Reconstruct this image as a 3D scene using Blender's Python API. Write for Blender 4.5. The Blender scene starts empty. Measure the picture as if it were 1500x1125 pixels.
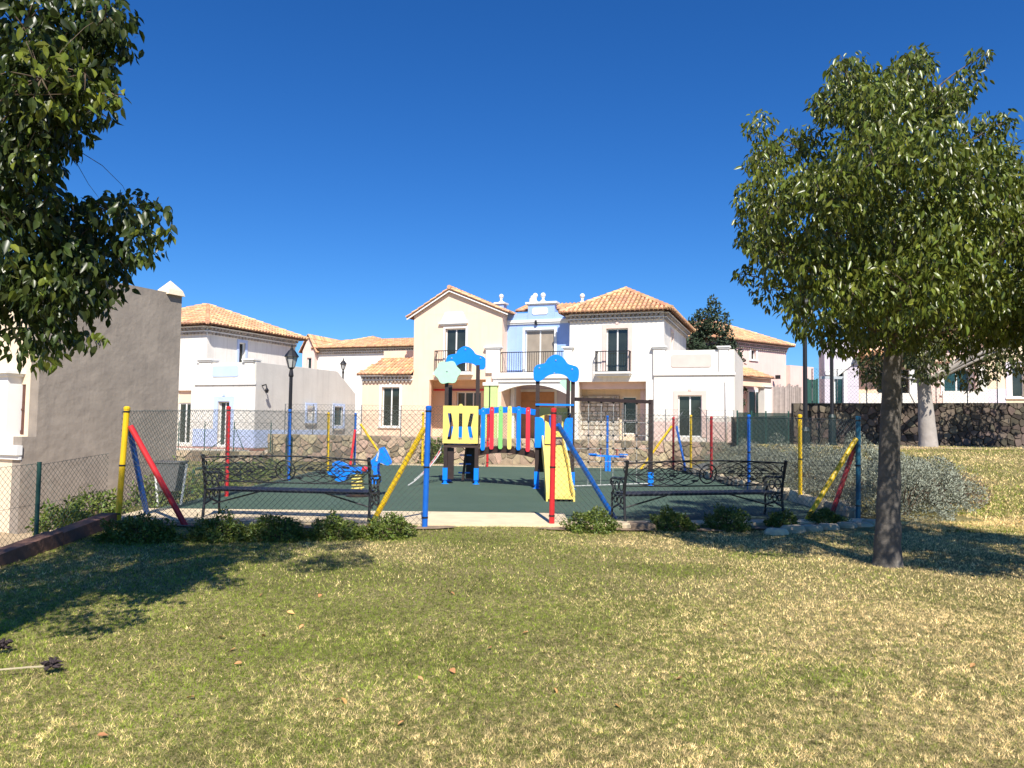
import bpy, math, random
import numpy as np
from mathutils import Vector, Matrix

random.seed(7)
rng = np.random.default_rng(7)
SC = bpy.context.scene
COL = SC.collection
R = math.radians

# ------------------------------------------------------------------ camera, sky, sun, exposure
FPX = 1120.0
CAMZ = 1.6
PITCH, ROLL = math.atan(59.5 / FPX), R(0.8)
_r, _u, _f = Vector((1, 0, 0)), Vector((0, -math.sin(PITCH), math.cos(PITCH))), Vector((0, math.cos(PITCH), math.sin(PITCH)))
CR = _r * math.cos(ROLL) + _u * math.sin(ROLL)
CU = _u * math.cos(ROLL) - _r * math.sin(ROLL)
cam_d = bpy.data.cameras.new('camera')
cam = bpy.data.objects.new('camera', cam_d)
COL.objects.link(cam)
cam_d.sensor_width = 36
cam_d.sensor_fit = 'HORIZONTAL'
cam_d.lens = 36 * FPX / 1500
cam_d.clip_start = 0.05
cam_d.clip_end = 5000
cam.matrix_world = Matrix(((CR.x, CU.x, -_f.x, 0), (CR.y, CU.y, -_f.y, 0), (CR.z, CU.z, -_f.z, CAMZ), (0, 0, 0, 1)))
SC.camera = cam

SUN_EL, SUN_AZ = R(46), R(8)          # azimuth: degrees to the right of straight behind the camera
world = bpy.data.worlds.new('World')
SC.world = world
world.use_nodes = True
wn, wl = world.node_tree.nodes, world.node_tree.links
bg = wn['Background']
sky = wn.new('ShaderNodeTexSky')
sky.sky_type = 'NISHITA'
sky.sun_disc = False
sky.sun_elevation = SUN_EL
sky.sun_rotation = math.pi - SUN_AZ
sky.altitude = 200
sky.air_density = 1.0
sky.dust_density = 0.15
sky.ozone_density = 4.0
hs = wn.new('ShaderNodeHueSaturation')
hs.inputs['Saturation'].default_value = 1.25
hs.inputs['Value'].default_value = 1.0
tint = wn.new('ShaderNodeMix'); tint.data_type = 'RGBA'; tint.blend_type = 'MULTIPLY'
tint.inputs['Factor'].default_value = 1.0; tint.inputs['B'].default_value = (0.50, 0.80, 1.13, 1)
wl.new(sky.outputs[0], hs.inputs['Color'])
wl.new(hs.outputs[0], tint.inputs['A'])
wl.new(tint.outputs['Result'], bg.inputs['Color'])
bg.inputs['Strength'].default_value = 0.083

sd = bpy.data.lights.new('sun', 'SUN')
sd.energy = 5.0
sd.angle = R(0.53)
sd.color = (1.0, 0.95, 0.87)
sun = bpy.data.objects.new('sun', sd)
COL.objects.link(sun)
sdir = Vector((math.sin(SUN_AZ) * math.cos(SUN_EL), -math.cos(SUN_AZ) * math.cos(SUN_EL), math.sin(SUN_EL)))
sun.rotation_euler = sdir.to_track_quat('Z', 'Y').to_euler()
sun.location = sdir * 60

SC.view_settings.view_transform = 'Standard'
SC.view_settings.look = 'None'
SC.view_settings.exposure = 0.52
SC.view_settings.gamma = 1.0
SC.view_settings.use_curve_mapping = False
SC.cycles.max_bounces = 6
SC.cycles.transparent_max_bounces = 8
SC.cycles.use_denoising = True

# ------------------------------------------------------------------ measuring helpers (photo measurements -> places in the world)
CAM = Vector((0, 0, CAMZ))
def ray(px, py):
    d = CR * ((px - 750) / FPX) + CU * ((562.5 - py) / FPX) + _f
    return d / d.y
def at(px, py, D):
    return CAM + ray(px, py) * D
def gp(px, py, z=0.0):
    d = ray(px, py)
    return CAM + d * ((z - CAMZ) / d.z)
class Frame:
    def __init__(s, P0, deg):
        s.P = Vector(P0); a = R(deg); s.a = a
        s.u = Vector((math.cos(a), math.sin(a), 0)); s.v = Vector((-math.sin(a), math.cos(a), 0))
    def uv(s, px, py, dep=0.0):                 # (x, z) on the plane local y = dep
        d = ray(px, py); Q = s.P + s.v * dep
        t = (Q - CAM).dot(s.v) / d.dot(s.v)
        w = CAM + d * t - s.P
        return w.dot(s.u), w.z
    def x(s, px, dep=0.0, py=600): return s.uv(px, py, dep)[0]
    def z(s, px, py, dep=0.0): return s.uv(px, py, dep)[1]
    def side(s, px, py, x):                     # (y, z) on the plane local x = x
        d = ray(px, py); Q = s.P + s.u * x
        t = (Q - CAM).dot(s.u) / d.dot(s.u)
        w = CAM + d * t - s.P
        return w.dot(s.v), w.z

# ------------------------------------------------------------------ mesh builder
class MB:
    def __init__(s): s.v = []; s.f = []
    def add(s, vs, fs):
        n = len(s.v); s.v.extend([tuple(p) for p in vs]); s.f.extend([tuple(n + i for i in f) for f in fs]); return s
    def box(s, x0, x1, y0, y1, z0, z1):
        return s.add([(x0,y0,z0),(x1,y0,z0),(x1,y1,z0),(x0,y1,z0),(x0,y0,z1),(x1,y0,z1),(x1,y1,z1),(x0,y1,z1)],
                     [(0,3,2,1),(4,5,6,7),(0,1,5,4),(1,2,6,5),(2,3,7,6),(3,0,4,7)])
    def bar(s, p, q, w, h, up=(0, 0, 1)):        # rectangular bar from p to q
        p, q = Vector(p), Vector(q); d = (q - p).normalized(); up = Vector(up)
        a = d.cross(up)
        if a.length < 1e-4: a = d.cross(Vector((0, 1, 0)))
        a.normalize(); b = a.cross(d).normalized()
        vs = [c + a * (i * w / 2) + b * (j * h / 2) for c in (p, q) for i, j in ((-1,-1),(1,-1),(1,1),(-1,1))]
        return s.add(vs, [(3,2,1,0),(4,5,6,7),(0,1,5,4),(1,2,6,5),(2,3,7,6),(3,0,4,7)])
    def tube(s, pts, r, n=8, cap=True):
        pts = [Vector(p) for p in pts]; m = len(pts)
        rs = [r] * m if not hasattr(r, '__len__') else r
        vs = []; prev = None
        for i, p in enumerate(pts):
            d = (pts[min(i + 1, m - 1)] - pts[max(i - 1, 0)])
            if d.length < 1e-9: d = Vector((0, 0, 1))
            d.normalize()
            if prev is None:
                a = d.cross(Vector((0, 0, 1)))
                if a.length < 1e-3: a = d.cross(Vector((0, 1, 0)))
            else:
                a = prev - d * prev.dot(d)
                if a.length < 1e-4: a = d.cross(Vector((0, 1, 0)))
            a.normalize(); prev = a; b = d.cross(a)
            vs += [p + (a * math.cos(2*math.pi*k/n) + b * math.sin(2*math.pi*k/n)) * rs[i] for k in range(n)]
        fs = [(i*n+k, i*n+(k+1)%n, (i+1)*n+(k+1)%n, (i+1)*n+k) for i in range(m-1) for k in range(n)]
        if cap: fs += [tuple(range(n-1, -1, -1)), tuple((m-1)*n + k for k in range(n))]
        return s.add(vs, fs)
    def lathe(s, c, prof, n=12):                  # prof: list of (r, z)
        c = Vector(c); vs = []; m = len(prof)
        for r, z in prof: vs += [c + Vector((r*math.cos(2*math.pi*k/n), r*math.sin(2*math.pi*k/n), z)) for k in range(n)]
        fs = [(i*n+k, i*n+(k+1)%n, (i+1)*n+(k+1)%n, (i+1)*n+k) for i in range(m-1) for k in range(n)]
        fs += [tuple(range(n-1, -1, -1)), tuple((m-1)*n + k for k in range(n))]
        return s.add(vs, fs)
    def ball(s, c, r, n=10, m=7, sz=1.0):
        return s.lathe(c, [(max(r*math.sin(math.pi*i/m), r*.02), -r*sz*math.cos(math.pi*i/m)) for i in range(m+1)], n)
    def prism(s, poly, y0, y1, bev=0.0):          # poly in (x, z), extruded along y, optional bevelled front/back edge
        n = len(poly)
        cx = sum(p[0] for p in poly)/n; cz = sum(p[1] for p in poly)/n
        area = sum(poly[i][0]*poly[(i+1)%n][1]-poly[(i+1)%n][0]*poly[i][1] for i in range(n))
        if area < 0: poly = poly[::-1]
        def sh(p, b):
            d = math.hypot(p[0]-cx, p[1]-cz) or 1; k = 1 - b/d
            return (cx+(p[0]-cx)*k, cz+(p[1]-cz)*k)
        rings = [(y0, bev), (y0+bev, 0), (y1-bev, 0), (y1, bev)] if bev else [(y0, 0), (y1, 0)]
        vs = []
        for y, b in rings: vs += [(sh(p, b)[0], y, sh(p, b)[1]) for p in poly]
        fs = [tuple(range(n)), tuple((len(rings)-1)*n + n-1-k for k in range(n))]
        for i in range(len(rings)-1): fs += [(i*n+(k+1)%n, i*n+k, (i+1)*n+k, (i+1)*n+(k+1)%n) for k in range(n)]
        return s.add(vs, fs)
    def wall(s, x0, x1, z0, z1, y0, y1, holes=()):   # wall in the xz plane with rectangular holes (hx0,hx1,hz0,hz1)
        cl = lambda v, a, b: min(max(v, a), b)
        xs = sorted({x0, x1, *[cl(h[0], x0, x1) for h in holes], *[cl(h[1], x0, x1) for h in holes]})
        zs = sorted({z0, z1, *[cl(h[2], z0, z1) for h in holes], *[cl(h[3], z0, z1) for h in holes]})
        nx, nz = len(xs)-1, len(zs)-1
        def solid(i, j):
            if i < 0 or j < 0 or i >= nx or j >= nz: return False
            cx, cz = (xs[i]+xs[i+1])/2, (zs[j]+zs[j+1])/2
            return not any(h[0] < cx < h[1] and h[2] < cz < h[3] for h in holes)
        for i in range(nx):
            for j in range(nz):
                if not solid(i, j): continue
                a, b, c, d = xs[i], xs[i+1], zs[j], zs[j+1]
                s.add([(a,y0,c),(b,y0,c),(b,y0,d),(a,y0,d)], [(0,1,2,3)])
                s.add([(a,y1,c),(b,y1,c),(b,y1,d),(a,y1,d)], [(3,2,1,0)])
                if not solid(i-1, j): s.add([(a,y0,c),(a,y1,c),(a,y1,d),(a,y0,d)], [(3,2,1,0)])
                if not solid(i+1, j): s.add([(b,y0,c),(b,y1,c),(b,y1,d),(b,y0,d)], [(0,1,2,3)])
                if not solid(i, j-1): s.add([(a,y0,c),(b,y0,c),(b,y1,c),(a,y1,c)], [(3,2,1,0)])
                if not solid(i, j+1): s.add([(a,y0,d),(b,y0,d),(b,y1,d),(a,y1,d)], [(0,1,2,3)])
        return s
    def xf(s, M, start=0):
        for i in range(start, len(s.v)): s.v[i] = tuple(M @ Vector(s.v[i]))
        return s
    def mesh(s, name, mat, smooth=False):
        me = bpy.data.meshes.new(name); me.from_pydata(s.v, [], s.f); me.validate()
        me.materials.append(mat)
        if smooth:
            me.shade_smooth()
        return me
    def build(s, name, mat, parent=None, smooth=False, label=None, kind=None, loc=None, rot=None):
        return link(name, s.mesh(name, mat, smooth), parent, label, kind, loc, rot)

def link(name, me, parent=None, label=None, kind=None, loc=None, rot=None):
    o = bpy.data.objects.new(name, me); COL.objects.link(o)
    if parent: o.parent = parent
    if label: o['label'] = label
    if kind: o['kind'] = kind
    if loc is not None: o.location = loc
    if rot is not None: o.rotation_euler = rot
    return o
def tag(o, label, cat, group=None):
    o['label'] = label; o['category'] = cat
    if group: o['group'] = group
    return o
def thing(name, label, cat, loc=(0, 0, 0), rz=0, group=None):
    o = bpy.data.objects.new(name, None); COL.objects.link(o); o.empty_display_size = .2
    o.location = loc; o.rotation_euler = (0, 0, rz)
    return tag(o, label, cat, group)
def copy_tree(o, parent=None):
    c = o.copy(); COL.objects.link(c); c.parent = parent
    for ch in o.children: copy_tree(ch, c)
    return c
def np_mesh(name, verts, faces, mat, attrs=None, smooth=False):
    me = bpy.data.meshes.new(name)
    nv, nf, k = len(verts), len(faces), faces.shape[1]
    me.vertices.add(nv); me.vertices.foreach_set('co', np.ascontiguousarray(verts, dtype=np.float32).ravel())
    me.loops.add(nf*k); me.loops.foreach_set('vertex_index', np.ascontiguousarray(faces, dtype=np.int32).ravel())
    me.polygons.add(nf); me.polygons.foreach_set('loop_start', np.arange(0, nf*k, k, dtype=np.int32))
    if attrs:
        for an, av in attrs.items():
            a = me.attributes.new(an, 'FLOAT', 'POINT'); a.data.foreach_set('value', av.astype(np.float32))
    me.update(calc_edges=True); me.materials.append(mat)
    if smooth: me.shade_smooth()
    return me

# ------------------------------------------------------------------ materials
def nd(nt, t, **kw):
    n = nt.nodes.new(t)
    for k, v in kw.items(): setattr(n, k, v)
    return n
def mat(name, col, rough=.6, var=.12, scale=6., bump=0., bscale=40., metal=0., island=0., objr=0., hue=0., spec=.5, dirt=None, dscale=1.5, dlo=.5, dhi=.75, coat=0., trans=None, streak=None):
    m = bpy.data.materials.new(name); m.use_nodes = True; nt = m.node_tree
    p = nt.nodes['Principled BSDF']; L = nt.links.new
    p.inputs['Roughness'].default_value = rough; p.inputs['Metallic'].default_value = metal
    p.inputs['Specular IOR Level'].default_value = spec; p.inputs['Coat Weight'].default_value = coat
    tc = nd(nt, 'ShaderNodeTexCoord'); src = tc.outputs['Object']
    no = nd(nt, 'ShaderNodeTexNoise'); no.inputs['Scale'].default_value = scale; no.inputs['Detail'].default_value = 5
    L(src, no.inputs['Vector'])
    mr = nd(nt, 'ShaderNodeMapRange'); mr.inputs['From Min'].default_value = .3; mr.inputs['From Max'].default_value = .7
    mr.inputs['To Min'].default_value = 1-var; mr.inputs['To Max'].default_value = 1+var
    L(no.outputs['Fac'], mr.inputs['Value']); val = mr.outputs[0]
    rnd = None
    if island: g = nd(nt, 'ShaderNodeNewGeometry'); rnd = g.outputs['Random Per Island']; amt = island
    elif objr: g = nd(nt, 'ShaderNodeObjectInfo'); rnd = g.outputs['Random']; amt = objr
    hsv = nd(nt, 'ShaderNodeHueSaturation')
    if rnd is not None:
        m2 = nd(nt, 'ShaderNodeMapRange'); m2.inputs['To Min'].default_value = 1-amt; m2.inputs['To Max'].default_value = 1+amt
        L(rnd, m2.inputs['Value'])
        mm = nd(nt, 'ShaderNodeMath', operation='MULTIPLY'); L(val, mm.inputs[0]); L(m2.outputs[0], mm.inputs[1]); val = mm.outputs[0]
        if hue:
            wn_ = nd(nt, 'ShaderNodeTexWhiteNoise', noise_dimensions='1D'); L(rnd, wn_.inputs['W'])
            m3 = nd(nt, 'ShaderNodeMapRange'); m3.inputs['To Min'].default_value = .5-hue; m3.inputs['To Max'].default_value = .5+hue
            L(wn_.outputs['Value'], m3.inputs['Value']); L(m3.outputs[0], hsv.inputs['Hue'])
    L(val, hsv.inputs['Value'])
    hsv.inputs['Color'].default_value = (*col, 1)
    out = hsv.outputs[0]
    if dirt:
        n2 = nd(nt, 'ShaderNodeTexNoise'); n2.inputs['Scale'].default_value = dscale; n2.inputs['Detail'].default_value = 8; n2.inputs['Roughness'].default_value = .65
        L(src, n2.inputs['Vector'])
        r2 = nd(nt, 'ShaderNodeMapRange'); r2.inputs['From Min'].default_value = dlo; r2.inputs['From Max'].default_value = dhi
        L(n2.outputs['Fac'], r2.inputs['Value'])
        mx = nd(nt, 'ShaderNodeMix', data_type='RGBA'); L(r2.outputs[0], mx.inputs['Factor']); L(out, mx.inputs['A']); mx.inputs['B'].default_value = (*dirt, 1)
        out = mx.outputs['Result']
    if streak:
        mp = nd(nt, 'ShaderNodeMapping'); mp.inputs['Scale'].default_value = (3.2, 3.2, .22); L(src, mp.inputs['Vector'])
        n4 = nd(nt, 'ShaderNodeTexNoise'); n4.inputs['Scale'].default_value = 2.0; n4.inputs['Detail'].default_value = 7; n4.inputs['Roughness'].default_value = .6
        L(mp.outputs[0], n4.inputs['Vector'])
        r4 = nd(nt, 'ShaderNodeMapRange'); r4.inputs['From Min'].default_value = .50; r4.inputs['From Max'].default_value = .80; r4.inputs['To Max'].default_value = .75
        L(n4.outputs['Fac'], r4.inputs['Value'])
        mx2 = nd(nt, 'ShaderNodeMix', data_type='RGBA'); L(r4.outputs[0], mx2.inputs['Factor']); L(out, mx2.inputs['A']); mx2.inputs['B'].default_value = (*streak, 1)
        out = mx2.outputs['Result']
    L(out, p.inputs['Base Color'])
    if bump:
        n3 = nd(nt, 'ShaderNodeTexNoise'); n3.inputs['Scale'].default_value = bscale; n3.inputs['Detail'].default_value = 6
        L(src, n3.inputs['Vector'])
        b = nd(nt, 'ShaderNodeBump'); b.inputs['Strength'].default_value = min(bump, 1); b.inputs['Distance'].default_value = .02
        L(n3.outputs['Fac'], b.inputs['Height']); L(b.outputs[0], p.inputs['Normal'])
    if trans:
        t = nd(nt, 'ShaderNodeBsdfTranslucent'); t.inputs['Color'].default_value = (*trans, 1)
        ad = nd(nt, 'ShaderNodeMixShader'); ad.inputs[0].default_value = .25
        L(p.outputs[0], ad.inputs[1]); L(t.outputs[0], ad.inputs[2])
        L(ad.outputs[0], nt.nodes['Material Output'].inputs['Surface'])
    return m

M = {}
M['white'] = mat('white_render', (.83, .785, .70), .85, .05, 1.5, .35, 20, dirt=(.70, .64, .54), dscale=.8, dlo=.5, dhi=.95, streak=(.60, .55, .47))
M['peach'] = mat('peach_render', (.88, .63, .46), .85, .05, 1.5, .25, 30, dirt=(.80, .62, .42), dscale=.9, dlo=.5, dhi=.9, streak=(.74, .57, .39))
M['cream'] = mat('cream_render', (.82, .66, .47), .85, .05, 1.5, .35, 20, streak=(.62, .52, .38))
M['blue'] = mat('blue_render', (.33, .475, .82), .85, .05, 1.5, .35, 20, streak=(.32, .42, .62))
M['paleblue'] = mat('pale_blue_paint', (.52, .62, .85), .8, .05, 2)
M['pink'] = mat('pink_render', (.80, .58, .51), .85, .05, 1.5, .35, 20, streak=(.64, .48, .42))
M['palepink'] = mat('pale_pink_paint', (.76, .57, .50), .8, .06, 2)
M['lilac'] = mat('lilac_render', (.66, .60, .66), .85, .04, 1.5, .25, 30)
M['lime'] = mat('lime_paint', (.50, .66, .25), .7, .05, 2)
M['trim'] = mat('white_trim', (.80, .79, .75), .7, .04, 2)
M['cement'] = mat('grey_cement_render', (.325, .272, .218), .9, .14, 1.2, 1., 5, dirt=(.25, .21, .172), streak=(.23, .195, .16), dscale=1.3, dlo=.45, dhi=.8)
M['greyedwhite'] = mat('greyed_white_render', (.60, .57, .52), .9, .06, 1.2, .4, 12, streak=(.50, .47, .43))  # white side wall: its dimming by grazing light is put into the colour
M['tile'] = mat('terracotta_tile', (.67, .385, .205), .8, .12, 4, island=.28, hue=.018)
M['tilebed'] = mat('tile_bed', (.20, .10, .055), .9, .2, 5)
M['eave'] = mat('eave_course', (.42, .36, .30), .85, .12, 5, island=.2)
M['tilered'] = mat('red_floor_tile', (.50, .24, .17), .7, .12, 5)
M['glass'] = mat('window_glass', (.030, .036, .028), .06, .3, 1.5, spec=.6)
M['glasst'] = mat('teal_window_glass', (.02, .06, .065), .06, .3, 1.5, spec=.6)
M['curtain'] = mat('curtained_glass', (.34, .28, .21), .35, .12, 2.5, spec=.6)
M['iron'] = mat('black_iron', (.011, .011, .013), .5, .2, 20, spec=.5)
M['benchblue'] = mat('dark_painted_slat', (.025, .027, .045), .5, .2, 8)
M['rust'] = mat('brown_grille', (.11, .045, .03), .6, .2, 9)
M['pblue'] = mat('blue_post_paint', (.008, .125, .52), .42, .10, 6, dirt=(.02, .13, .42), dscale=5, dlo=.6, dhi=.9)
M['pteal'] = mat('teal_post_paint', (.012, .10, .17), .5, .12, 6)
M['pyellow'] = mat('yellow_post_paint', (.78, .50, .010), .42, .08, 6, dirt=(.55, .36, .03), dscale=6, dlo=.6, dhi=.85)
M['pred'] = mat('red_post_paint', (.58, .025, .028), .42, .10, 6, dirt=(.36, .04, .04), dscale=5, dlo=.6, dhi=.85)
M['pdred'] = mat('dark_red_post_paint', (.26, .025, .03), .5, .12, 6)
M['wire'] = mat('galvanised_wire', (.12, .145, .13), .5, .1, 8, metal=.3)
M['gwire'] = mat('green_coated_wire', (.03, .10, .075), .5, .1, 8)
M['gpost'] = mat('green_fence_paint', (.02, .085, .065), .5, .15, 8)
M['greypost'] = mat('grey_metal_post', (.20, .20, .20), .5, .12, 8, metal=.3)
M['palepost'] = mat('pale_grey_pole', (.50, .53, .55), .45, .1, 8, metal=.3)
M['plblue'] = mat('blue_play_plastic', (.002, .22, .86), .35, .05, 8)
M['plyellow'] = mat('yellow_play_plastic', (.84, .66, .16), .4, .05, 5, dirt=(.70, .50, .12), dscale=3, dlo=.55, dhi=.9)
M['plmint'] = mat('mint_play_plastic', (.42, .72, .50), .45, .05, 8)
M['plgreen'] = mat('green_play_plastic', (.22, .56, .16), .4, .05, 8)
M['plred'] = mat('red_play_plastic', (.70, .03, .05), .4, .06, 8)
M['plbrown'] = mat('dark_brown_play_post', (.035, .020, .016), .5, .2, 9)
M['deck'] = mat('brown_play_deck', (.055, .030, .022), .6, .2, 8)
M['rope'] = mat('pale_rope', (.50, .50, .47), .8, .1, 20)
M['bolt'] = mat('steel_bolt', (.65, .68, .70), .3, .05, 8, metal=.7)
M['rubber'] = mat('green_rubber_surface', (.058, .100, .066), .9, .08, .7, .5, 160, dirt=(.070, .115, .080), dscale=.9, dlo=.45, dhi=.75)
M['concrete'] = mat('cream_concrete', (.76, .60, .38), .9, .08, 3, .3, 50, dirt=(.56, .44, .28), dscale=2.2, dlo=.5, dhi=.8)
M['asphalt'] = mat('asphalt', (.14, .14, .14), .95, .12, 3, .3, 80)
M['sand'] = mat('sandy_soil', (.46, .34, .20), .95, .2, 2.5, .5, 30, dirt=(.30, .22, .13), dscale=3)
M['soil'] = mat('brown_soil', (.26, .18, .11), .95, .25, 4, .6, 25)
M['wood'] = mat('brown_sleeper_wood', (.185, .095, .062), .8, .25, 3, .5, 18)
M['stone'] = mat('tan_wall_stone', (.36, .275, .18), .9, .2, 5, .5, 18, objr=.55, hue=.03)
M['darkstone'] = mat('dark_wall_stone', (.100, .077, .056), .95, .25, 5, .6, 18, objr=.65, hue=.03)
M['mortar'] = mat('wall_mortar', (.40, .33, .24), .95, .25, 6, .4, 30)
M['darkmortar'] = mat('dark_wall_mortar', (.095, .075, .055), .95, .2, 6, .4, 30)
M['kerbstone'] = mat('pale_kerb_stone', (.58, .47, .31), .9, .2, 5, .6, 18, objr=.4)
M['bark'] = mat('grey_bark', (.120, .104, .088), .95, .28, 7, 1., 14, dirt=(.30, .27, .23), dscale=3.2, dlo=.58, dhi=.72)
M['palebark'] = mat('pale_bark', (.37, .33, .29), .9, .12, 4, .6, 10, dirt=(.22, .19, .16), dscale=2.5, dlo=.55, dhi=.8)
M['twig'] = mat('brown_twig', (.12, .085, .055), .9, .2, 9)
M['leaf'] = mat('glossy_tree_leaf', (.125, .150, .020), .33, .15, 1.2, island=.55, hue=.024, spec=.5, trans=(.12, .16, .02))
M['leafshade'] = mat('shade_toned_tree_leaf', (.044, .064, .014), .36, .15, 1.2, island=.42, hue=.022, spec=.42, trans=(.08, .13, .02))  # left tree's shade is put into this darker leaf colour
M['leaffar'] = mat('dull_tree_leaf', (.085, .095, .028), .5, .2, 1.2, island=.40, hue=.03, trans=(.09, .12, .02))
M['leafo'] = mat('single_tree_leaf', (.125, .150, .020), .33, .15, 1.2, objr=.55, hue=.022, spec=.42, trans=(.10, .16, .02))
M['shrub'] = mat('green_shrub_leaf', (.125, .165, .026), .45, .15, 2, island=.45, hue=.025, trans=(.10, .16, .02))
M['yshrub'] = mat('yellow_green_leaf', (.16, .21, .035), .5, .15, 2, island=.45, hue=.03, trans=(.15, .2, .03))
M['silver'] = mat('silver_green_leaf', (.25, .265, .195), .7, .15, 2, island=.4, hue=.02)
M['dry'] = mat('dry_twig_litter', (.30, .19, .12), .9, .2, 4, island=.35)
M['cypress'] = mat('cypress_leaf', (.030, .052, .022), .7, .2, 1.5, island=.4)
M['reed'] = mat('grey_reed', (.40, .34, .31), .9, .15, 6, objr=.25)
M['greenmesh'] = mat('green_shade_cloth', (.012, .042, .033), .8, .2, 5)
_nt = M['greenmesh'].node_tree; _tr = _nt.nodes.new('ShaderNodeBsdfTransparent'); _mx = _nt.nodes.new('ShaderNodeMixShader'); _mx.inputs[0].default_value = .38
_nt.links.new(_nt.nodes['Principled BSDF'].outputs[0], _mx.inputs[1]); _nt.links.new(_tr.outputs[0], _mx.inputs[2]); _nt.links.new(_mx.outputs[0], _nt.nodes['Material Output'].inputs['Surface'])
M['orangedoor'] = mat('orange_wood_door', (.58, .29, .13), .6, .10, 3)
M['fallen'] = mat('dry_orange_leaf', (.50, .25, .09), .7, .15, 9, objr=.35, hue=.012)
M['seed'] = mat('dark_dry_seedhead', (.035, .022, .022), .8, .2, 9)
M['stalk'] = mat('pale_dry_stalk', (.50, .42, .26), .8, .1, 9)
M['lampdark'] = mat('dark_green_lamp_base', (.012, .026, .023), .5, .15, 8)
M['lampglass'] = mat('lantern_glass', (.45, .45, .42), .2, .05, 8, spec=.5)
M['bin'] = mat('grey_bin_plastic', (.13, .125, .12), .6, .1, 8)

# ------------------------------------------------------------------ the ground
def ss(a, b, x):
    t = np.clip((np.asarray(x, float) - a) / (b - a), 0, 1); return t*t*(3-2*t)
def Hn(x, y):
    x = np.asarray(x, float); y = np.asarray(y, float)
    h = ss(6.6, 9.5, x) * ss(11.5, 28, y) * 1.0
    xs = -6.25 - .70*ss(11.0, 12.6, y)
    h = h - 1.35 * ss(0, 1.3, xs - x) * (1 - ss(22, 28, y))
    h = h - .10 * ss(-3.5, -6.5, x) * ss(11.5, 8.5, y)
    h = h + .018*np.sin(x*.9 + 1.3)*np.sin(y*.7) + .010*np.sin(x*2.3)*np.cos(y*1.9 + .4)
    inside = (x > -6.55) & (x < 6.35) & (y > 12.45 + .22*np.clip(x-.9, 0, 9)) & (y < 30.3)
    return np.where(inside, -.10, h)
def H(x, y): return float(Hn(x, y))

def lawn_mat(name, blades):
    m = bpy.data.materials.new(name); m.use_nodes = True; nt = m.node_tree; L = nt.links.new
    p = nt.nodes['Principled BSDF']; p.inputs['Roughness'].default_value = .8; p.inputs['Specular IOR Level'].default_value = .25
    tc = nd(nt, 'ShaderNodeTexCoord')
    def noise(s, det=4, rough=.55):
        n = nd(nt, 'ShaderNodeTexNoise'); n.inputs['Scale'].default_value = s; n.inputs['Detail'].default_value = det; n.inputs['Roughness'].default_value = rough
        L(tc.outputs['Object'], n.inputs['Vector']); return n.outputs['Fac']
    def mixc(fac, a, b):
        x = nd(nt, 'ShaderNodeMix', data_type='RGBA')
        if hasattr(fac, 'links'): L(fac, x.inputs['Factor'])
        else: x.inputs['Factor'].default_value = fac
        for k, v in (('A', a), ('B', b)):
            if hasattr(v, 'links'): L(v, x.inputs[k])
            else: x.inputs[k].default_value = (*v, 1)
        return x.outputs['Result']
    def rng_(v, a, b, c=0, d=1):
        r = nd(nt, 'ShaderNodeMapRange'); L(v, r.inputs['Value'])
        for k, w in (('From Min', a), ('From Max', b), ('To Min', c), ('To Max', d)): r.inputs[k].default_value = w
        return r.outputs[0]
    if blades:
        at_ = nd(nt, 'ShaderNodeAttribute'); at_.attribute_name = 'straw'
        at2 = nd(nt, 'ShaderNodeAttribute'); at2.attribute_name = 'tone'
        c = mixc(rng_(at_.outputs['Fac'], .25, .75), (.180, .235, .024), (.86, .64, .315))
        h = nd(nt, 'ShaderNodeHueSaturation'); L(c, h.inputs['Color']); L(rng_(at2.outputs['Fac'], 0, 1, .15, 2.2), h.inputs['Value'])
        L(h.outputs[0], p.inputs['Base Color'])
        t = nd(nt, 'ShaderNodeBsdfTranslucent'); L(h.outputs[0], t.inputs['Color'])
        ms = nd(nt, 'ShaderNodeMixShader'); ms.inputs[0].default_value = .25
        L(p.outputs[0], ms.inputs[1]); L(t.outputs[0], ms.inputs[2]); L(ms.outputs[0], nt.nodes['Material Output'].inputs['Surface'])
    else:
        c = mixc(rng_(noise(.55, 5), .38, .62), (.13, .145, .032), (.36, .29, .14))
        c = mixc(rng_(noise(30, 4, .75), .42, .58), c, (.095, .090, .022))
        c = mixc(rng_(noise(85, 3, .75), .52, .64), c, (.52, .40, .17))
        L(c, p.inputs['Base Color'])
        b = nd(nt, 'ShaderNodeBump'); b.inputs['Strength'].default_value = .8; b.inputs['Distance'].default_value = .03
        L(noise(45, 4, .7), b.inputs['Height']); L(b.outputs[0], p.inputs['Normal'])
    return m
M['lawn'] = lawn_mat('lawn_turf', False)
M['grass'] = lawn_mat('grass_blade', True)

MB().add([(-2500,-2500,-.9),(2500,-2500,-.9),(2500,2500,-.9),(-2500,2500,-.9)], [(0,1,2,3)]).build('ground', M['sand'], kind='structure')
gx = np.concatenate([np.arange(-30, -10, 1.), np.arange(-10, 12, .25), np.arange(12, 36, .75)])
gy = np.concatenate([np.arange(-16, 2, 1.), np.arange(2, 14.5, .25), np.arange(14.5, 31.3, .6)])
GX, GY = np.meshgrid(gx, gy); GZ = Hn(GX, GY)
nv = np.stack([GX.ravel(), GY.ravel(), GZ.ravel()], 1); w_ = len(gx)
ii, jj = np.meshgrid(np.arange(len(gx)-1), np.arange(len(gy)-1)); b0 = (jj*w_+ii).ravel()
link('lawn', np_mesh('lawn', nv, np.stack([b0, b0+1, b0+w_+1, b0+w_], 1), M['lawn'], smooth=True), kind='structure')

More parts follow.
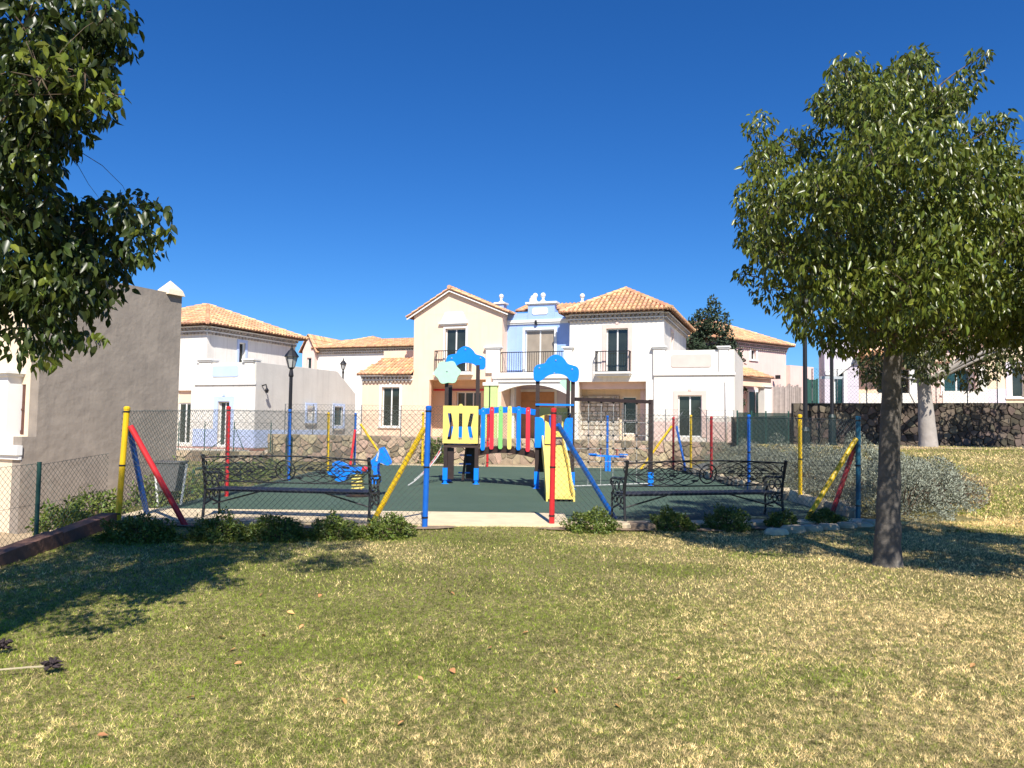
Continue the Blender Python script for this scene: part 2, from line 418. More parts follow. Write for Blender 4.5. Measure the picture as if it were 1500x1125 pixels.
# grass blades: real geometry, one triangle each, denser near the camera
def fbm(x, y):
    v = 0; a = 1.
    for k, (fx, fy, ph) in enumerate([(.55,.45,.3),(.9,1.15,2.1),(1.9,1.7,4.),(3.7,3.3,1.1),(7.1,6.3,5.2)]):
        v = v + a*np.sin(x*fx+ph+1.7*np.sin(y*fy*.7+k))*np.cos(y*fy+ph*.7+1.3*np.sin(x*fx*.8+k)); a *= .72
    return v
def blades(n, y0, y1, xf, hl, wd):
    y = y0 + (y1-y0)*rng.random(n); x = xf(y, rng.random(n))
    return x, y, hl, wd
bx, by, bh, bw = [], [], [], []
def addb(n, y0, y1, xa, xb, h, w, keep=None):
    y = y0 + (y1-y0)*rng.random(n); a = xa(y); x = a + (xb(y)-a)*rng.random(n)
    k = np.ones(n, bool) if keep is None else keep(x, y)
    x, y = x[k], y[k]; m = len(x)
    bx.append(x); by.append(y); bh.append(h*(.5+.9*rng.random(m))); bw.append(np.full(m, w)*(.7+.6*rng.random(m)))
lim = lambda y: np.maximum(-.74*y-.6, -6.45)
addb(230000, 2.7, 4.6, lambda y: -.74*y-.6, lambda y: .74*y+.6, .0205, .0034)
addb(220000, 4.6, 7.2, lim, lambda y: .74*y+.6, .0225, .0046)
addb(150000, 7.2, 12.1, lim, lambda y: .74*y+.6, .028, .0072)
addb(30000, 12.1, 13.4, lambda y: 6.6+0*y, lambda y: .74*y+.6, .045, .011)
addb(45000, 13.4, 28.6, lambda y: np.maximum(8.3-.1*(y-14), 6.8), lambda y: .74*y+.8, .055, .020)
addb(6000, 9, 12.4, lambda y: -8.+0*y, lambda y: -6.6+0*y, .07, .010)
# longer tufts here and there
for _ in range(180):
    cx, cy = rng.uniform(-5, 8), rng.uniform(3, 12)
    addb(26, cy-.05, cy+.05, lambda y, cx=cx: cx-.06+0*y, lambda y, cx=cx: cx+.06+0*y, .028, .0045, lambda x, y: x > -6.4)
bx, by, bh, bw = map(np.concatenate, (bx, by, bh, bw)); n = len(bx)
bz = Hn(bx, by) - .004
ang = rng.random(n)*2*np.pi; lean = .35 + .9*rng.random(n); la = rng.random(n)*2*np.pi
bh = bh*(.75+.6*(np.sin(bx*53.1)*np.cos(by*47.7)*.5+.5))
tip = np.stack([bx + bh*lean*np.cos(la)*.9, by + bh*lean*np.sin(la)*.9, bz + bh*.85], 1)
sx, sy = np.cos(ang)*bw/2, np.sin(ang)*bw/2
V = np.empty((n*3, 3)); V[0::3] = np.stack([bx-sx, by-sy, bz], 1); V[1::3] = np.stack([bx+sx, by+sy, bz], 1); V[2::3] = tip
f1 = fbm(bx, by)
def cell(s, k):
    wx, wy = bx+.35*s*np.sin(by*9/s*.05+k), by+.35*s*np.sin(bx*11/s*.05+k)
    i, j = np.floor(wx/s).astype(np.int64), np.floor(wy/(s*1.25)).astype(np.int64)
    h_ = (i*73856093 ^ j*19349663 ^ (k*83492791)) & 0xffff
    return ((h_*2654435761) & 0xffffffff)/4294967295.
c1_, c2_, c3_ = cell(.026, 1), cell(.055, 2), cell(.033, 3)
f2 = fbm(bx*3.1+4, by*3.4+2)
straw = .36 + .15*f1 + .08*f2 + .070*np.clip(bx, -4, 5) + .10*(1-ss(3.5, 8, by)) - .16*ss(12, 16, by) + rng.normal(0, .20, n) + .55*(c1_-.5) + .20*(c2_-.5)
green_spots = [(2.0, 8.6, .55, .35), (1.35, 9.9, .9, .35), (.6, 8.9, .7, .25), (3.1, 9.7, .6, .25), (-.6, 10.8, 1.4, .5), (-1.6, 5.4, .5, .3), (2.2, 5.0, .5, .3)]
for cx, cy, rx, ry in green_spots: straw -= .45*np.exp(-((bx-cx)/rx)**2-((by-cy)/ry)**2)
tone = np.clip(rng.normal(.50, .17, n) + .55*(c3_-.5) + .35*(c2_-.5) + .07*fbm(bx*2.3, by*2.1) + .05*fbm(bx*6.1, by*5.3), 0, 1)
g = link('grass', np_mesh('grass', V, np.arange(n*3).reshape(n, 3), M['grass'], {'straw': np.repeat(straw, 3), 'tone': np.repeat(tone, 3)}), kind='stuff')

# playground floor, concrete strip, kerbs
MB().add([(-6.3,13.55,.02),(.953,13.67,.02),(.953,12.5,.02),(6.1,13.5,.02),(6.1,28.9,.02),(.953,28.9,.02),(-6.3,28.9,.02)], [(0,1,5,6),(2,3,4,5,1)]).add([(-6.3,13.552,-.1),(6.1,13.552,-.1),(6.1,28.8,-.1),(-6.3,28.8,-.1)], [(0,1,2,3)]).build('playground_surface', M['rubber'], kind='structure')
mb = MB()
for a, b in [((-6.35, 12.0), (-1.4, 12.0)), ((-1.396, 11.9), (.95, 12.05)), ((.954, 12.1), (6.2, 13.1))]:
    z = .045
    ya = 13.55 + (a[0]+6.3)*.016; yb = 13.55 + (b[0]+6.3)*.016
    if a[0] > .9: ya, yb = a[1]+.42, b[1]+.42
    mb.add([(a[0],a[1],z),(b[0],b[1],z),(b[0],yb,z),(a[0],ya,z),(a[0],a[1],-.15),(b[0],b[1],-.15),(b[0],yb,-.15),(a[0],ya,-.15)],
           [(0,1,2,3),(4,5,1,0),(5,6,2,1),(6,7,3,2),(7,4,0,3)])
mb.build('concrete_path', M['concrete'], kind='structure')
MB().box(-6.3, 6.1, 28.905, 29.1, -.1, .06).build('back_kerb', M['concrete'], kind='structure')
MB().add([(-6.4,29.1,.01),(6.4,29.1,.01),(6.4,30.5,.03),(-6.4,30.5,.03)], [(0,1,2,3)]).build('soil_strip', M['sand'], kind='structure')
# bare soil at the foot of the front shrubs
mb = MB()
for (x, y, rx, ry) in [(-5.6,11.75,.9,.22),(-4.4,11.7,.7,.2),(-3.2,11.75,.9,.2),(-2.0,11.7,.8,.22),(-1.2,11.7,.4,.16),(.9,11.75,.5,.16),(1.7,11.8,.5,.18),(2.6,12.1,.9,.2),(3.8,12.4,.9,.2),(5.0,12.75,.8,.2)]:
    k0 = len(mb.v); pts = []
    for k in range(14):
        a = 2*math.pi*k/14; q = 1 + random.uniform(-.2, .2); X, Y = x+rx*q*math.cos(a), y+ry*q*math.sin(a)
        pts.append((X, Y, max(H(X, min(Y, 12.4)), H(X, 11.5)) + .022))
    mb.add(pts, [tuple(range(14))])
mb.build('bare_soil', M['soil'], kind='structure')
# road beyond the shrubs and sandy verge
mb = MB()
xs_ = np.linspace(6.5, 34, 24)
def strip(name, y0, y1, m, dz):
    vs = []; 
    for x in xs_: vs += [(x, y0, H(x, y0)+dz), (x, y1, H(x, y1)+dz)]
    MB().add(vs, [(2*i, 2*i+2, 2*i+3, 2*i+1) for i in range(len(xs_)-1)]).build(name, m, kind='structure')
strip('road', 27.3, 29.2, M['asphalt'], .012)
strip('sandy_verge', 26.2, 27.296, M['sand'], .012)
# raised house plots behind the retaining walls
MB().box(-9.7, 11.2, 30.78, 90, -.5, .90).build('house_plot', M['sand'], kind='structure')
MB().box(-60, -9.704, 30.2, 90, -.5, .28).build('left_house_plot', M['sand'], kind='structure')
MB().box(11.204, 80, 29.9, 90, -.5, 1.75).build('right_house_plot', M['sand'], kind='structure')
MB().box(-60, -8.2, 5, 27.9, -1.9, -1.42).build('side_yard', M['sand'], kind='structure')

# ------------------------------------------------------------------ stone walls: every stone its own piece
def stone_wall(P0, P1, zb, zt0, zt1, th, label, core, stm, sx, sz, z_from=None, cap=.0):
    P0, P1 = Vector((P0[0], P0[1], 0)), Vector((P1[0], P1[1], 0)); d = P1-P0; Ln = d.length
    t = thing('stone_wall', label, 'wall', (P0.x, P0.y, 0), math.atan2(d.y, d.x))
    MB().add([(0,.05,zb),(Ln,.05,zb),(Ln,th,zb),(0,th,zb),(0,.05,zt0),(Ln,.05,zt1),(Ln,th,zt1),(0,th,zt0)],
             [(0,3,2,1),(4,5,6,7),(0,1,5,4),(1,2,6,5),(2,3,7,6),(3,0,4,7)]).build('wall_core', core, t)
    z0 = zb if z_from is None else z_from
    zc = lambda x: zt0 + (zt1-zt0)*x/Ln
    pts = []; nz = max(2, round((max(zt0, zt1)-z0)/sz)); nx = max(2, round(Ln/sx))
    for j in range(nz):
        for i in range(nx):
            pts.append(((i+.5+(.25 if j % 2 else -.25)+random.uniform(-.5, .5))*Ln/nx, z0+(j+.5+random.uniform(-.46, .46))*(max(zt0, zt1)-z0)/nz))
    pts = [p for p in pts if random.random() > .14]
    for a, (cx, cz) in enumerate(pts):
        poly = [(0, z0), (Ln, z0), (Ln, zt1), (0, zt0)]
        for b, (qx, qz) in enumerate(pts):
            if a == b or abs(qx-cx) > 3.4*sx or abs(qz-cz) > 3.4*sz: continue
            mx, mz, nx_, nz_ = (cx+qx)/2, (cz+qz)/2, qx-cx, qz-cz
            new = []
            for k in range(len(poly)):
                p, q = poly[k], poly[(k+1) % len(poly)]
                dp = (p[0]-mx)*nx_+(p[1]-mz)*nz_; dq = (q[0]-mx)*nx_+(q[1]-mz)*nz_
                if dp <= 0: new.append(p)
                if dp*dq < 0: f = dp/(dp-dq); new.append((p[0]+(q[0]-p[0])*f, p[1]+(q[1]-p[1])*f))
            poly = new
            if len(poly) < 3: break
        if len(poly) < 3: continue
        gx_, gz_ = sum(p[0] for p in poly)/len(poly), sum(p[1] for p in poly)/len(poly)
        sh = []
        for p in poly:
            d_ = math.hypot(p[0]-gx_, p[1]-gz_) or 1; k = max(.4, 1-random.uniform(.010, .022)/d_); sh.append((gx_+(p[0]-gx_)*k, gz_+(p[1]-gz_)*k))
        rd = []
        for k in range(len(sh)):                              # knock the corners off
            p, q = sh[k], sh[(k+1) % len(sh)]; rd += [(p[0]*.82+q[0]*.18, p[1]*.82+q[1]*.18), (p[0]*.18+q[0]*.82, p[1]*.18+q[1]*.82)]
        MB().prism(rd, -random.uniform(-.02, .03), .07, .014).build('stone', stm, t)
    return t

# ------------------------------------------------------------------ roofs
def tiles(mb, A, B, poly, sp=.215, tl=.40):
    """barrel tiles on the slope polygon (3-D points); A->B runs along the eave"""
    A, B = Vector(A), Vector(B); e = (B-A).normalized(); P = [Vector(p) for p in poly]
    nrm = None
    for p in P:
        c = e.cross(p-A)
        if c.length > 1e-3 and (nrm is None or c.length > nrm.length): nrm = c
    nrm = nrm.normalized()
    if nrm.z < 0: nrm = -nrm
    upv = nrm.cross(e)
    if upv.z < 0: upv = -upv
    q = [((p-A).dot(e), (p-A).dot(upv)) for p in P]; n = len(q)
    s0, s1 = min(a for a, b in q), max(a for a, b in q); s = s0 + sp/2
    while s < s1:
        ts = []
        for i in range(n):
            (a, b), (c, d) = q[i], q[(i+1) % n]
            if (a-s)*(c-s) < 0: ts.append(b + (d-b)*(s-a)/(c-a))
        if len(ts) >= 2:
            t0, t1 = min(ts), max(ts); t = t0 - .04
            while t < t1 - .06:
                te = min(t+tl+.05, t1+.02); js = random.uniform(-.008, .008)
                vs = []
                for (tt, r_, h_) in ((t, .088, .030), (te, .072, .006)):
                    for k in range(5):
                        a_ = math.pi*k/4
                        vs.append(A + e*(s+js+r_*math.cos(a_)) + upv*tt + nrm*(h_+r_*math.sin(a_)))
                mb.add(vs, [(k, k+1, k+6, k+5) for k in range(4)] + [(4,3,2,1,0)])
                t += tl
        s += sp
def slope(root, A, B, poly, name='roof_slope'):
    b = MB(); P = [Vector(p) for p in poly]; k = len(P)
    b.add([p for p in P] + [p - Vector((0,0,.05)) for p in P], [tuple(range(k)), tuple(range(2*k-1, k-1, -1))] + [(i, k+i, k+(i+1)%k, (i+1)%k) for i in range(k)])
    o = b.build(name, M['tilebed'], root)
    t = MB(); tiles(t, A, B, poly); t.build('roof_tiles', M['tile'], o, kind='stuff')
def ridge(root, pts_list):
    b = MB()
    for p, q in pts_list:
        p, q = Vector(p), Vector(q); L_ = (q-p).length; n = max(1, int(L_/.4)); d = (q-p)/n
        for i in range(n):
            b.tube([p+d*i+Vector((0,0,.05)), p+d*(i+1.06)+Vector((0,0,.035))], [.115, .095], 6)
    b.build('ridge_tiles', M['tile'], root, kind='stuff')
def hip_roof(root, x0, x1, y0, y1, z, rise):
    w, d = x1-x0, y1-y0; h = min(w, d)/2
    if w <= d: r0, r1 = Vector(((x0+x1)/2, y0+h, z+rise)), Vector(((x0+x1)/2, y1-h, z+rise))
    else: r0, r1 = Vector((x0+h, (y0+y1)/2, z+rise)), Vector((x1-h, (y0+y1)/2, z+rise))
    a, b, c, e = Vector((x0,y0,z)), Vector((x1,y0,z)), Vector((x1,y1,z)), Vector((x0,y1,z))
    if w <= d: F_ = [(a,b,[a,b,r0]), (b,c,[b,c,r1,r0]), (c,e,[c,e,r1]), (e,a,[e,a,r0,r1])]; hips = [(a,r0),(b,r0),(c,r1),(e,r1),(r0,r1)]
    else: F_ = [(a,b,[a,b,r1,r0]), (b,c,[b,c,r1]), (c,e,[c,e,r0,r1]), (e,a,[e,a,r0])]; hips = [(a,r0),(e,r0),(b,r1),(c,r1),(r0,r1)]
    for A, B, P in F_: slope(root, A, B, P)
    ridge(root, [(p, q) for p, q in hips if (q-p).length > .3])
    return r0, r1
def eave_course(root, segs, z, m=None):
    """two courses of corbelled tile ends below the eaves; segs: (p, q, outward normal)"""
    base = MB(); b = MB()
    for p, q, nrm in segs:
        p, q, nrm = Vector((*p, 0)), Vector((*q, 0)), Vector((*nrm, 0)); d = (q-p); L_ = d.length; d.normalize()
        for k, (zz, out) in enumerate(((z-.33, .11), (z-.14, .22))):
            a = p + nrm*(out/2); c = q + nrm*(out/2)
            base.bar(a + Vector((0,0,zz+.10)), c + Vector((0,0,zz+.10)), out, .06)
            n = int(L_/.21)
            for i in range(n):
                m_ = p + d*((i+.5)*L_/n) + nrm*(out/2)
                b.bar(m_ + Vector((0,0,zz+.015)) - nrm*out/2, m_ + Vector((0,0,zz+.015)) + nrm*out/2, .11, .10)
    base.build('cornice', m or M['trim'], root)
    b.build('corbel_tiles', M['eave'], root, kind='stuff')

# ------------------------------------------------------------------ house parts
def rect(F, px0, py0, px1, py1, dep=0.):
    ym, xm = (py0+py1)/2, (px0+px1)/2
    return [F.uv(px0, ym, dep)[0], F.uv(px1, ym, dep)[0], F.uv(xm, py1, dep)[1], F.uv(xm, py0, dep)[1]]
def window(root, r, dep, cols=2, gm='glass', fm='trim', transom=None, fw=.055, ins=.12, name='window'):
    x0, x1, z0, z1 = r; b = MB(); y0, y1 = dep+ins, dep+ins+.06
    b.box(x0, x0+fw, y0, y1, z0, z1).box(x1-fw, x1, y0, y1, z0, z1).box(x0+fw, x1-fw, y0, y1, z0, z0+fw).box(x0+fw, x1-fw, y0, y1, z1-fw, z1)
    step = (x1-x0)/cols
    for i in range(1, cols): b.box(x0+i*step-fw*.6, x0+i*step+fw*.6, y0-.004, y1-.004, z0+fw, z1-fw)
    if transom: b.box(x0+fw, x1-fw, y0-.008, y1-.008, transom-.03, transom+.03)
    o = b.build(name, M[fm], root)
    for i in range(cols):
        MB().box(x0+i*step+.012, x0+(i+1)*step-.012, y0+.025, y0+.04, z0+.012, z1-.012).build('pane', M[gm], o)
    return o
def surround(root, r, dep, m, w=.13, out=.035, sill=True, key=False):
    x0, x1, z0, z1 = r; b = MB(); y0 = dep-out
    b.box(x0-w, x0, y0, dep, z0, z1).box(x1, x1+w, y0, dep, z0, z1).box(x0-w, x1+w, y0, dep, z1, z1+w)
    if key: b.box((x0+x1)/2-.06, (x0+x1)/2+.06, y0-.02, dep, z1+w, z1+w+.09)
    b.build('window_surround', M[m], root)
    if sill: MB().box(x0-w-.03, x1+w+.03, y0-.05, dep, z0-.08, z0-.003).build('window_sill', M['trim'], root)
def block(root, x0, x1, y0, y1, z0, z1, m, holes=(), th=.25, side_holes=(), name='wall', top=True):
    b = MB(); b.wall(x0, x1, z0, z1, y0, y0+th, holes)
    k = len(b.v)                                                   # right wall: built in its own plane, then turned
    b.wall(y0+th, y1-th, z0, z1, -th, 0, side_holes)
    for i in range(k, len(b.v)): p = b.v[i]; b.v[i] = (x1+p[1], p[0], p[2])
    b.box(x0, x0+th, y0+th, y1-th, z0, z1).box(x0, x1, y1-th, y1, z0, z1)
    if top: b.box(x0+th+.002, x1-th-.002, y0+th+.002, y1-th-.002, z1-.2, z1-.01)
    return b.build(name, M[m], root)
def side_window(root, x, r, gm='glass', w=.1, m='trim', ins=.1):
    y0, y1, z0, z1 = r; b = MB(); f = .05
    b.box(x-ins-.06, x-ins, y0, y0+f, z0, z1).box(x-ins-.06, x-ins, y1-f, y1, z0, z1).box(x-ins-.06, x-ins, y0+f, y1-f, z0, z0+f).box(x-ins-.06, x-ins, y0+f, y1-f, z1-f, z1)
    o = b.build('window', M['trim'], root)
    MB().box(x-ins-.04, x-ins-.025, y0+.01, y1-.01, z0+.01, z1-.01).build('pane', M[gm], o)
    s_ = MB(); s_.box(x, x+.03, y0-w, y0, z0-w, z1+w).box(x, x+.03, y1, y1+w, z0-w, z1+w).box(x, x+.03, y0, y1, z1, z1+w).box(x, x+.045, y0, y1, z0-w, z0)
    s_.build('window_surround', M[m], root)
def railing(root, x0, x1, y, z0, z1, sp=.115, sides=None, name='balcony_rail'):
    b = MB(); b.box(x0, x1, y-.02, y+.02, z1-.04, z1).box(x0, x1, y-.015, y+.015, z0, z0+.03)
    n = int((x1-x0)/sp)
    for i in range(n+1):
        x = x0 + (x1-x0)*i/n; b.box(x-.009, x+.009, y-.009, y+.009, z0+.03, z1-.04)
    if sides:
        for x in (x0, x1):
            b.box(x-.02, x+.02, y+.021, sides, z1-.04, z1)
            k = int((sides-y)/sp)
            for i in range(1, k+1): b.box(x-.009, x+.009, y+i*sp-.009, y+i*sp+.009, z0, z1-.04)
    return b.build(name, M['iron'], root)
def pier_cap(root, x0, x1, y0, y1, z0, z1, o=.09):
    MB().box(x0-o*.5, x1+o*.5, y0-o*.5, y1+o*.5, z0, (z0+z1)/2).box(x0-o, x1+o, y0-o, y1+o, (z0+z1)/2, z1).build('pier_cap', M['trim'], root)
def finial(root, x, y, z, r=.12):
    MB().lathe((x, y, z), [(r*1.1,0),(r*1.1,.07),(r*.6,.10),(r*.45,.2),(r*.7,.24)], 12).ball((x, y, z+.24+r*.9), r, 12, 8).build('ball_finial', M['trim'], root, smooth=True)
def panel_raised(root, r, dep, m, out=.03, name='wall_panel'):
    x0, x1, z0, z1 = r; c = .07
    MB().prism([(x0+c,z0),(x1-c,z0),(x1,z0+c),(x1,z1-c),(x1-c,z1),(x0+c,z1),(x0,z1-c),(x0,z0+c)], dep-out, dep+.0, .008).build(name, M[m], root)

# ================================================================== the middle house: peach gable, blue balcony bay, white hipped block
P0 = at(972, 648, 35.0)
B = Frame(P0, -20)
house = thing('house', 'two-storey house behind the play set with peach gable, pale blue bay and white hipped block', 'house', P0, B.a)
DEEP = 9.0
pl, pr = B.x(605, 0, 560), B.x(735.5, 0, 500)
wl = B.x(834, 0, 540)
lw = B.x(530, 0, 590)
zb = -.6
# peach gable
zE = B.z(610, 462)
r1 = rect(B, 652, 481, 682, 545); por = rect(B, 628, 556, 711, 645); por[2] = 0.02
block(house, pl, pr, 0, DEEP, zb, zE, 'peach', [r1, por], top=False)
ax, az = B.uv(660, 427, 0)
MB().prism([(pl, zE+.002), (pr, zE+.002), (ax, az)], 0, .25).build('gable', M['peach'], house)
for side, xe in (('l', pl-.35), ('r', pr+.35)):
    k = (az+.12-zE)/((ax-pl) if side == 'l' else (pr-ax)); ze = zE+.12-k*.35
    A_, B_ = Vector((xe, -.22, ze)), Vector((xe, DEEP, ze)); C_, D_ = Vector((ax, DEEP, az+.12)), Vector((ax, -.22, az+.12))
    slope(house, A_, B_, [A_, B_, C_, D_])
    MB().bar((xe, -.16, ze-.12), (ax, -.16, az), .06, .06).build('verge_board', M['trim'], house)
ridge(house, [((ax, -.22, az+.15), (ax, DEEP, az+.15))])
window(house, r1, 0); surround(house, r1, 0, 'trim', .10)
hx0, hx1, hz0, hz1 = rect(B, 645, 457, 685, 476)
MB().prism([(hx0+.04,hz0+.14),(hx1-.04,hz0+.14),(hx1-.22,hz1-.12),(hx1-.28,hz1),(hx0+.28,hz1),(hx0+.22,hz1-.12)], -.05, -.001, .01).box(hx0-.03,hx1+.03,-.16,-.001,hz0+.05,hz0+.135).box(hx0+.05,hx1-.05,-.10,-.001,hz0-.02,hz0+.047).build('window_hood', M['trim'], house)
rx0, rx1, rz0, rz1 = rect(B, 641, 514, 692, 545)
MB().box(rx0-.05, rx1+.05, -.42, -.001, rz0-.16, rz0-.01).build('balcony_slab', M['trim'], house)
railing(house, rx0, rx1, -.36, rz0, rz1, sides=-.02)
# peach porch
b = MB(); dw = rect(B, 668, 574, 704, 645, 1.9); dw[2] = .05
b.wall(pl+.252, pr-.252, 0, por[3]+.35, 1.9, 2.1, [dw]); b.box(pl+.252, pr-.252, .252, 1.898, por[3]+.05, por[3]+.2)
b.build('porch_wall', M['peach'], house)
window(house, dw, 1.9, cols=3, name='glazed_door')
MB().box(pl+.3, pr-.3, 1.80, 1.895, dw[3]+.06, dw[3]+.15).build('awning_rail', M['plred'], house)
MB().box(pl-.02, wl, -.10, 2.9, zb, -.001).build('porch_floor', M['tilered'], house)
# balcony bay
bf = .72
zs0, zs1 = B.z(770, 556), B.z(770, 546)
zcor = B.z(785, 470, bf); zpar = B.z(785, 458, bf)
dr = rect(B, 769, 483, 812, 546, bf); dr[2] = zs1+.02
g_ = MB(); g_.wall(pr+.002, wl-.002, zs1, zpar, bf, bf+.25, [dr]); g_.build('bay_wall', M['blue'], house)
window(house, dr, bf, cols=2, gm='curtain', name='balcony_door'); surround(house, dr, bf, 'trim', .12, sill=False)
MB().box(pr+.003, wl-.003, bf-.12, bf-.001, zcor-.08, zcor+.05).box(pr+.003, wl-.003, bf-.07, bf-.001, zcor-.16, zcor-.081).build('cornice', M['trim'], house)
q0, q1 = B.x(774, bf, 450), B.x(813, bf, 450); zp = B.z(793, 445, bf)
MB().box(q0, q1, bf-.05, bf+.3, zcor+.052, zp).build('pediment', M['blue'], house)
MB().box(q0-.12, q1+.12, bf-.15, bf+.4, zp, zp+.09).box(q0-.06, q1+.06, bf-.09, bf+.35, zp-.06, zp-.001).build('pediment_cap', M['trim'], house)
panel_raised(house, rect(B, 780, 451, 803, 461, bf), bf-.05, 'trim')
finial(house, B.x(783, bf, 437), bf+.12, zp+.09, .13); finial(house, B.x(794.5, bf, 437), bf+.12, zp+.09, .13)
MB().lathe((B.x(780, bf, 437), bf-.02, zp+.09), [(.16,0),(.16,.16),(.10,.2),(.08,.3),(.02,.34)], 10).build('vent_cap', M['trim'], house)
x_ = B.x(734, 1.3, 445); z_ = B.z(734, 446, 1.3)
MB().box(x_-.22, x_+.22, 1.1, 1.54, z_-.9, z_).build('chimney', M['blue'], house); MB().box(x_-.3, x_+.3, 1.02, 1.62, z_, z_+.08).build('chimney_cap', M['trim'], house)
finial(house, x_, 1.32, z_+.08, .12)
zr0, zr1 = B.z(750, 457, bf+.5), B.z(750, 448, bf+1.3)
A_, B_ = Vector((pr+.3, bf+.3, zr0)), Vector((wl-.1, bf+.3, zr0))
slope(house, A_, B_, [A_, B_, Vector((wl-.1, bf+1.9, zr1+.05)), Vector((pr+.3, bf+1.9, zr1+.05))])
MB().box(B.x(786, bf, 480)-.05, B.x(786, bf, 480)+.05, bf-.18, bf-.001, B.z(786, 482, bf)+.2, B.z(786, 482, bf)+.42).build('wall_lamp', M['iron'], house)
# balcony slab, rail and piers
MB().box(pr-.45, wl+.12, -.18, bf-.002, zs0+.05, zs1).box(pr-.40, wl+.08, -.10, bf-.002, zs0-.12, zs0+.049).build('balcony_slab', M['trim'], house)
bl, br = B.x(733, -.05, 530), B.x(826, -.05, 530)
railing(house, bl, br, -.02, zs1+.03, B.z(780, 515))
for a_, c_ in ((712, 732), (826, 838)):
    p0, p1 = B.x(a_, -.1, 530), B.x(c_, -.1, 530)
    MB().box(p0, p1, -.14, .22 if a_ > 800 else -.002, zs1+.001, B.z(a_, 512)).build('balcony_pier', M['trim'], house)
    pier_cap(house, p0, p1, -.14, .22 if a_ > 800 else -.002, B.z(a_, 512), B.z(a_, 508))
# arch under the balcony
pts = []
for k in range(15):
    px = 731 + (834-731)*k/14; t_ = (k/14-.46)/.54
    pts.append(B.uv(px, 563.5+16*t_*t_, 0))
poly = [(pts[0][0], zs0-.122), (pts[-1][0], zs0-.122)] + pts[::-1]
k0 = len(pts); mb = MB()
for i in range(k0-1):
    a_, c_ = pts[i], pts[i+1]
    mb.add([(a_[0],-.02,a_[1]),(c_[0],-.02,c_[1]),(c_[0],-.02,zs0-.122),(a_[0],-.02,zs0-.122),(a_[0],.25,a_[1]),(c_[0],.25,c_[1]),(c_[0],.25,zs0-.122),(a_[0],.25,zs0-.122)],
           [(0,1,2,3),(7,6,5,4),(4,5,1,0)])
mb.build('arch', M['trim'], house)
x0, x1 = B.x(709, -.1, 600), B.x(716, -.1, 600); x2, x3 = B.x(718, -.1, 600), B.x(727.5, -.1, 600); zl = B.z(715, 565)
MB().box(x0, x1, -.12, -.003, 0, zl).box(x2, x3, -.12, -.003, 0, zl).build('green_pier', M['lime'], house)
MB().box(x1+.01, x2-.01, -.09, -.004, 0, zl-.05).build('drainpipe', M['iron'], house)
MB().box(x0-.06, x3+.06, -.18, -.003, zl+.002, zl+.16).build('pier_capital', M['trim'], house)
for a_, c_ in ((738, 743.5), (747.5, 753)):
    p0, p1 = B.x(a_, 1.2, 600), B.x(c_, 1.2, 600); MB().box(p0, p1, 1.2, 1.5, 0, B.z(745, 566, 1.2)).build('column', M['trim'], house)
gd = rect(B, 758, 574, 812, 645, 2.9); gd[2] = .02
MB().wall(pr+.003, wl-.003, 0, zs0-.13, 2.9, 3.1, [gd]).build('garage_wall', M['lilac'], house)
surround(house, gd, 2.9, 'trim', .14, sill=False)
d_ = MB().box(gd[0], gd[1], 3.0, 3.05, gd[2], gd[3]).build('garage_door', M['orangedoor'], house)
nn = 5
for i in range(nn):
    MB().box(gd[0]+.05, gd[1]-.05, 2.97, 2.999, gd[2]+(gd[3]-gd[2])*(i+.06)/nn, gd[2]+(gd[3]-gd[2])*(i+.94)/nn).build('panel', M['orangedoor'], d_)
# white hipped block
zW = B.z(900, 457); WR = 0.
r2 = rect(B, 888, 481, 920, 546); po = rect(B, 847, 559, 946, 645); po[2] = .02
block(house, wl, WR, 0, 8, zb, zW, 'white', [r2, po], side_holes=[(2.2, 2.9, zW-1.9, zW-.7)], top=False)
side_window(house, WR, (2.2, 2.9, zW-1.9, zW-.7), m='palepink')
window(house, r2, 0); surround(house, r2, 0, 'palepink', .20, sill=False, key=True)
rx0, rx1, rz0, rz1 = rect(B, 875, 515, 924, 545)
MB().box(rx0-.06, rx1+.06, -.5, -.001, rz0-.10, rz0-.01).box(rx0, rx1, -.40, -.001, rz0-.20, rz0-.101).build('balcony_slab', M['trim'], house)
railing(house, rx0, rx1, -.42, rz0, rz1, sides=-.02)
oh = .42
zr = B.z(905, 455, -oh)
rid = B.z(915, 424, (WR-wl+2*oh)/2-oh)
hip_roof(house, wl-oh, WR+oh, -oh, 8+oh, zr, max(1.0, rid-zr))
eave_course(house, [((wl, 0), (WR, 0), (0, -1)), ((WR, 0), (WR, 8), (1, 0)), ((wl, 0), (wl, bf), (-1, 0))], zr-.06)
finial(house, B.x(853, 1.4, 437), 1.4, B.z(853, 444, 1.4), .13)
b = MB(); pd = 1.5; w3 = rect(B, 911, 581, 932, 636, pd)
b.wall(wl+.253, WR-.253, 0, po[3]+.3, pd, pd+.2, [w3]); b.box(wl+.253, WR-.253, .253, pd-.002, po[3]+.03, po[3]+.2); b.build('porch_wall', M['cream'], house)
window(house, w3, pd, cols=1, transom=w3[2]+(w3[3]-w3[2])*.36)
c0, c1 = B.x(848, pd, 600), B.x(908, pd, 600); zc = B.z(880, 580, pd)
clad = MB().box(c0, c1, pd-.08, pd-.002, 0, zc).build('stone_cladding', M['mortar'], house)
cs = MB(); z_ = 0.
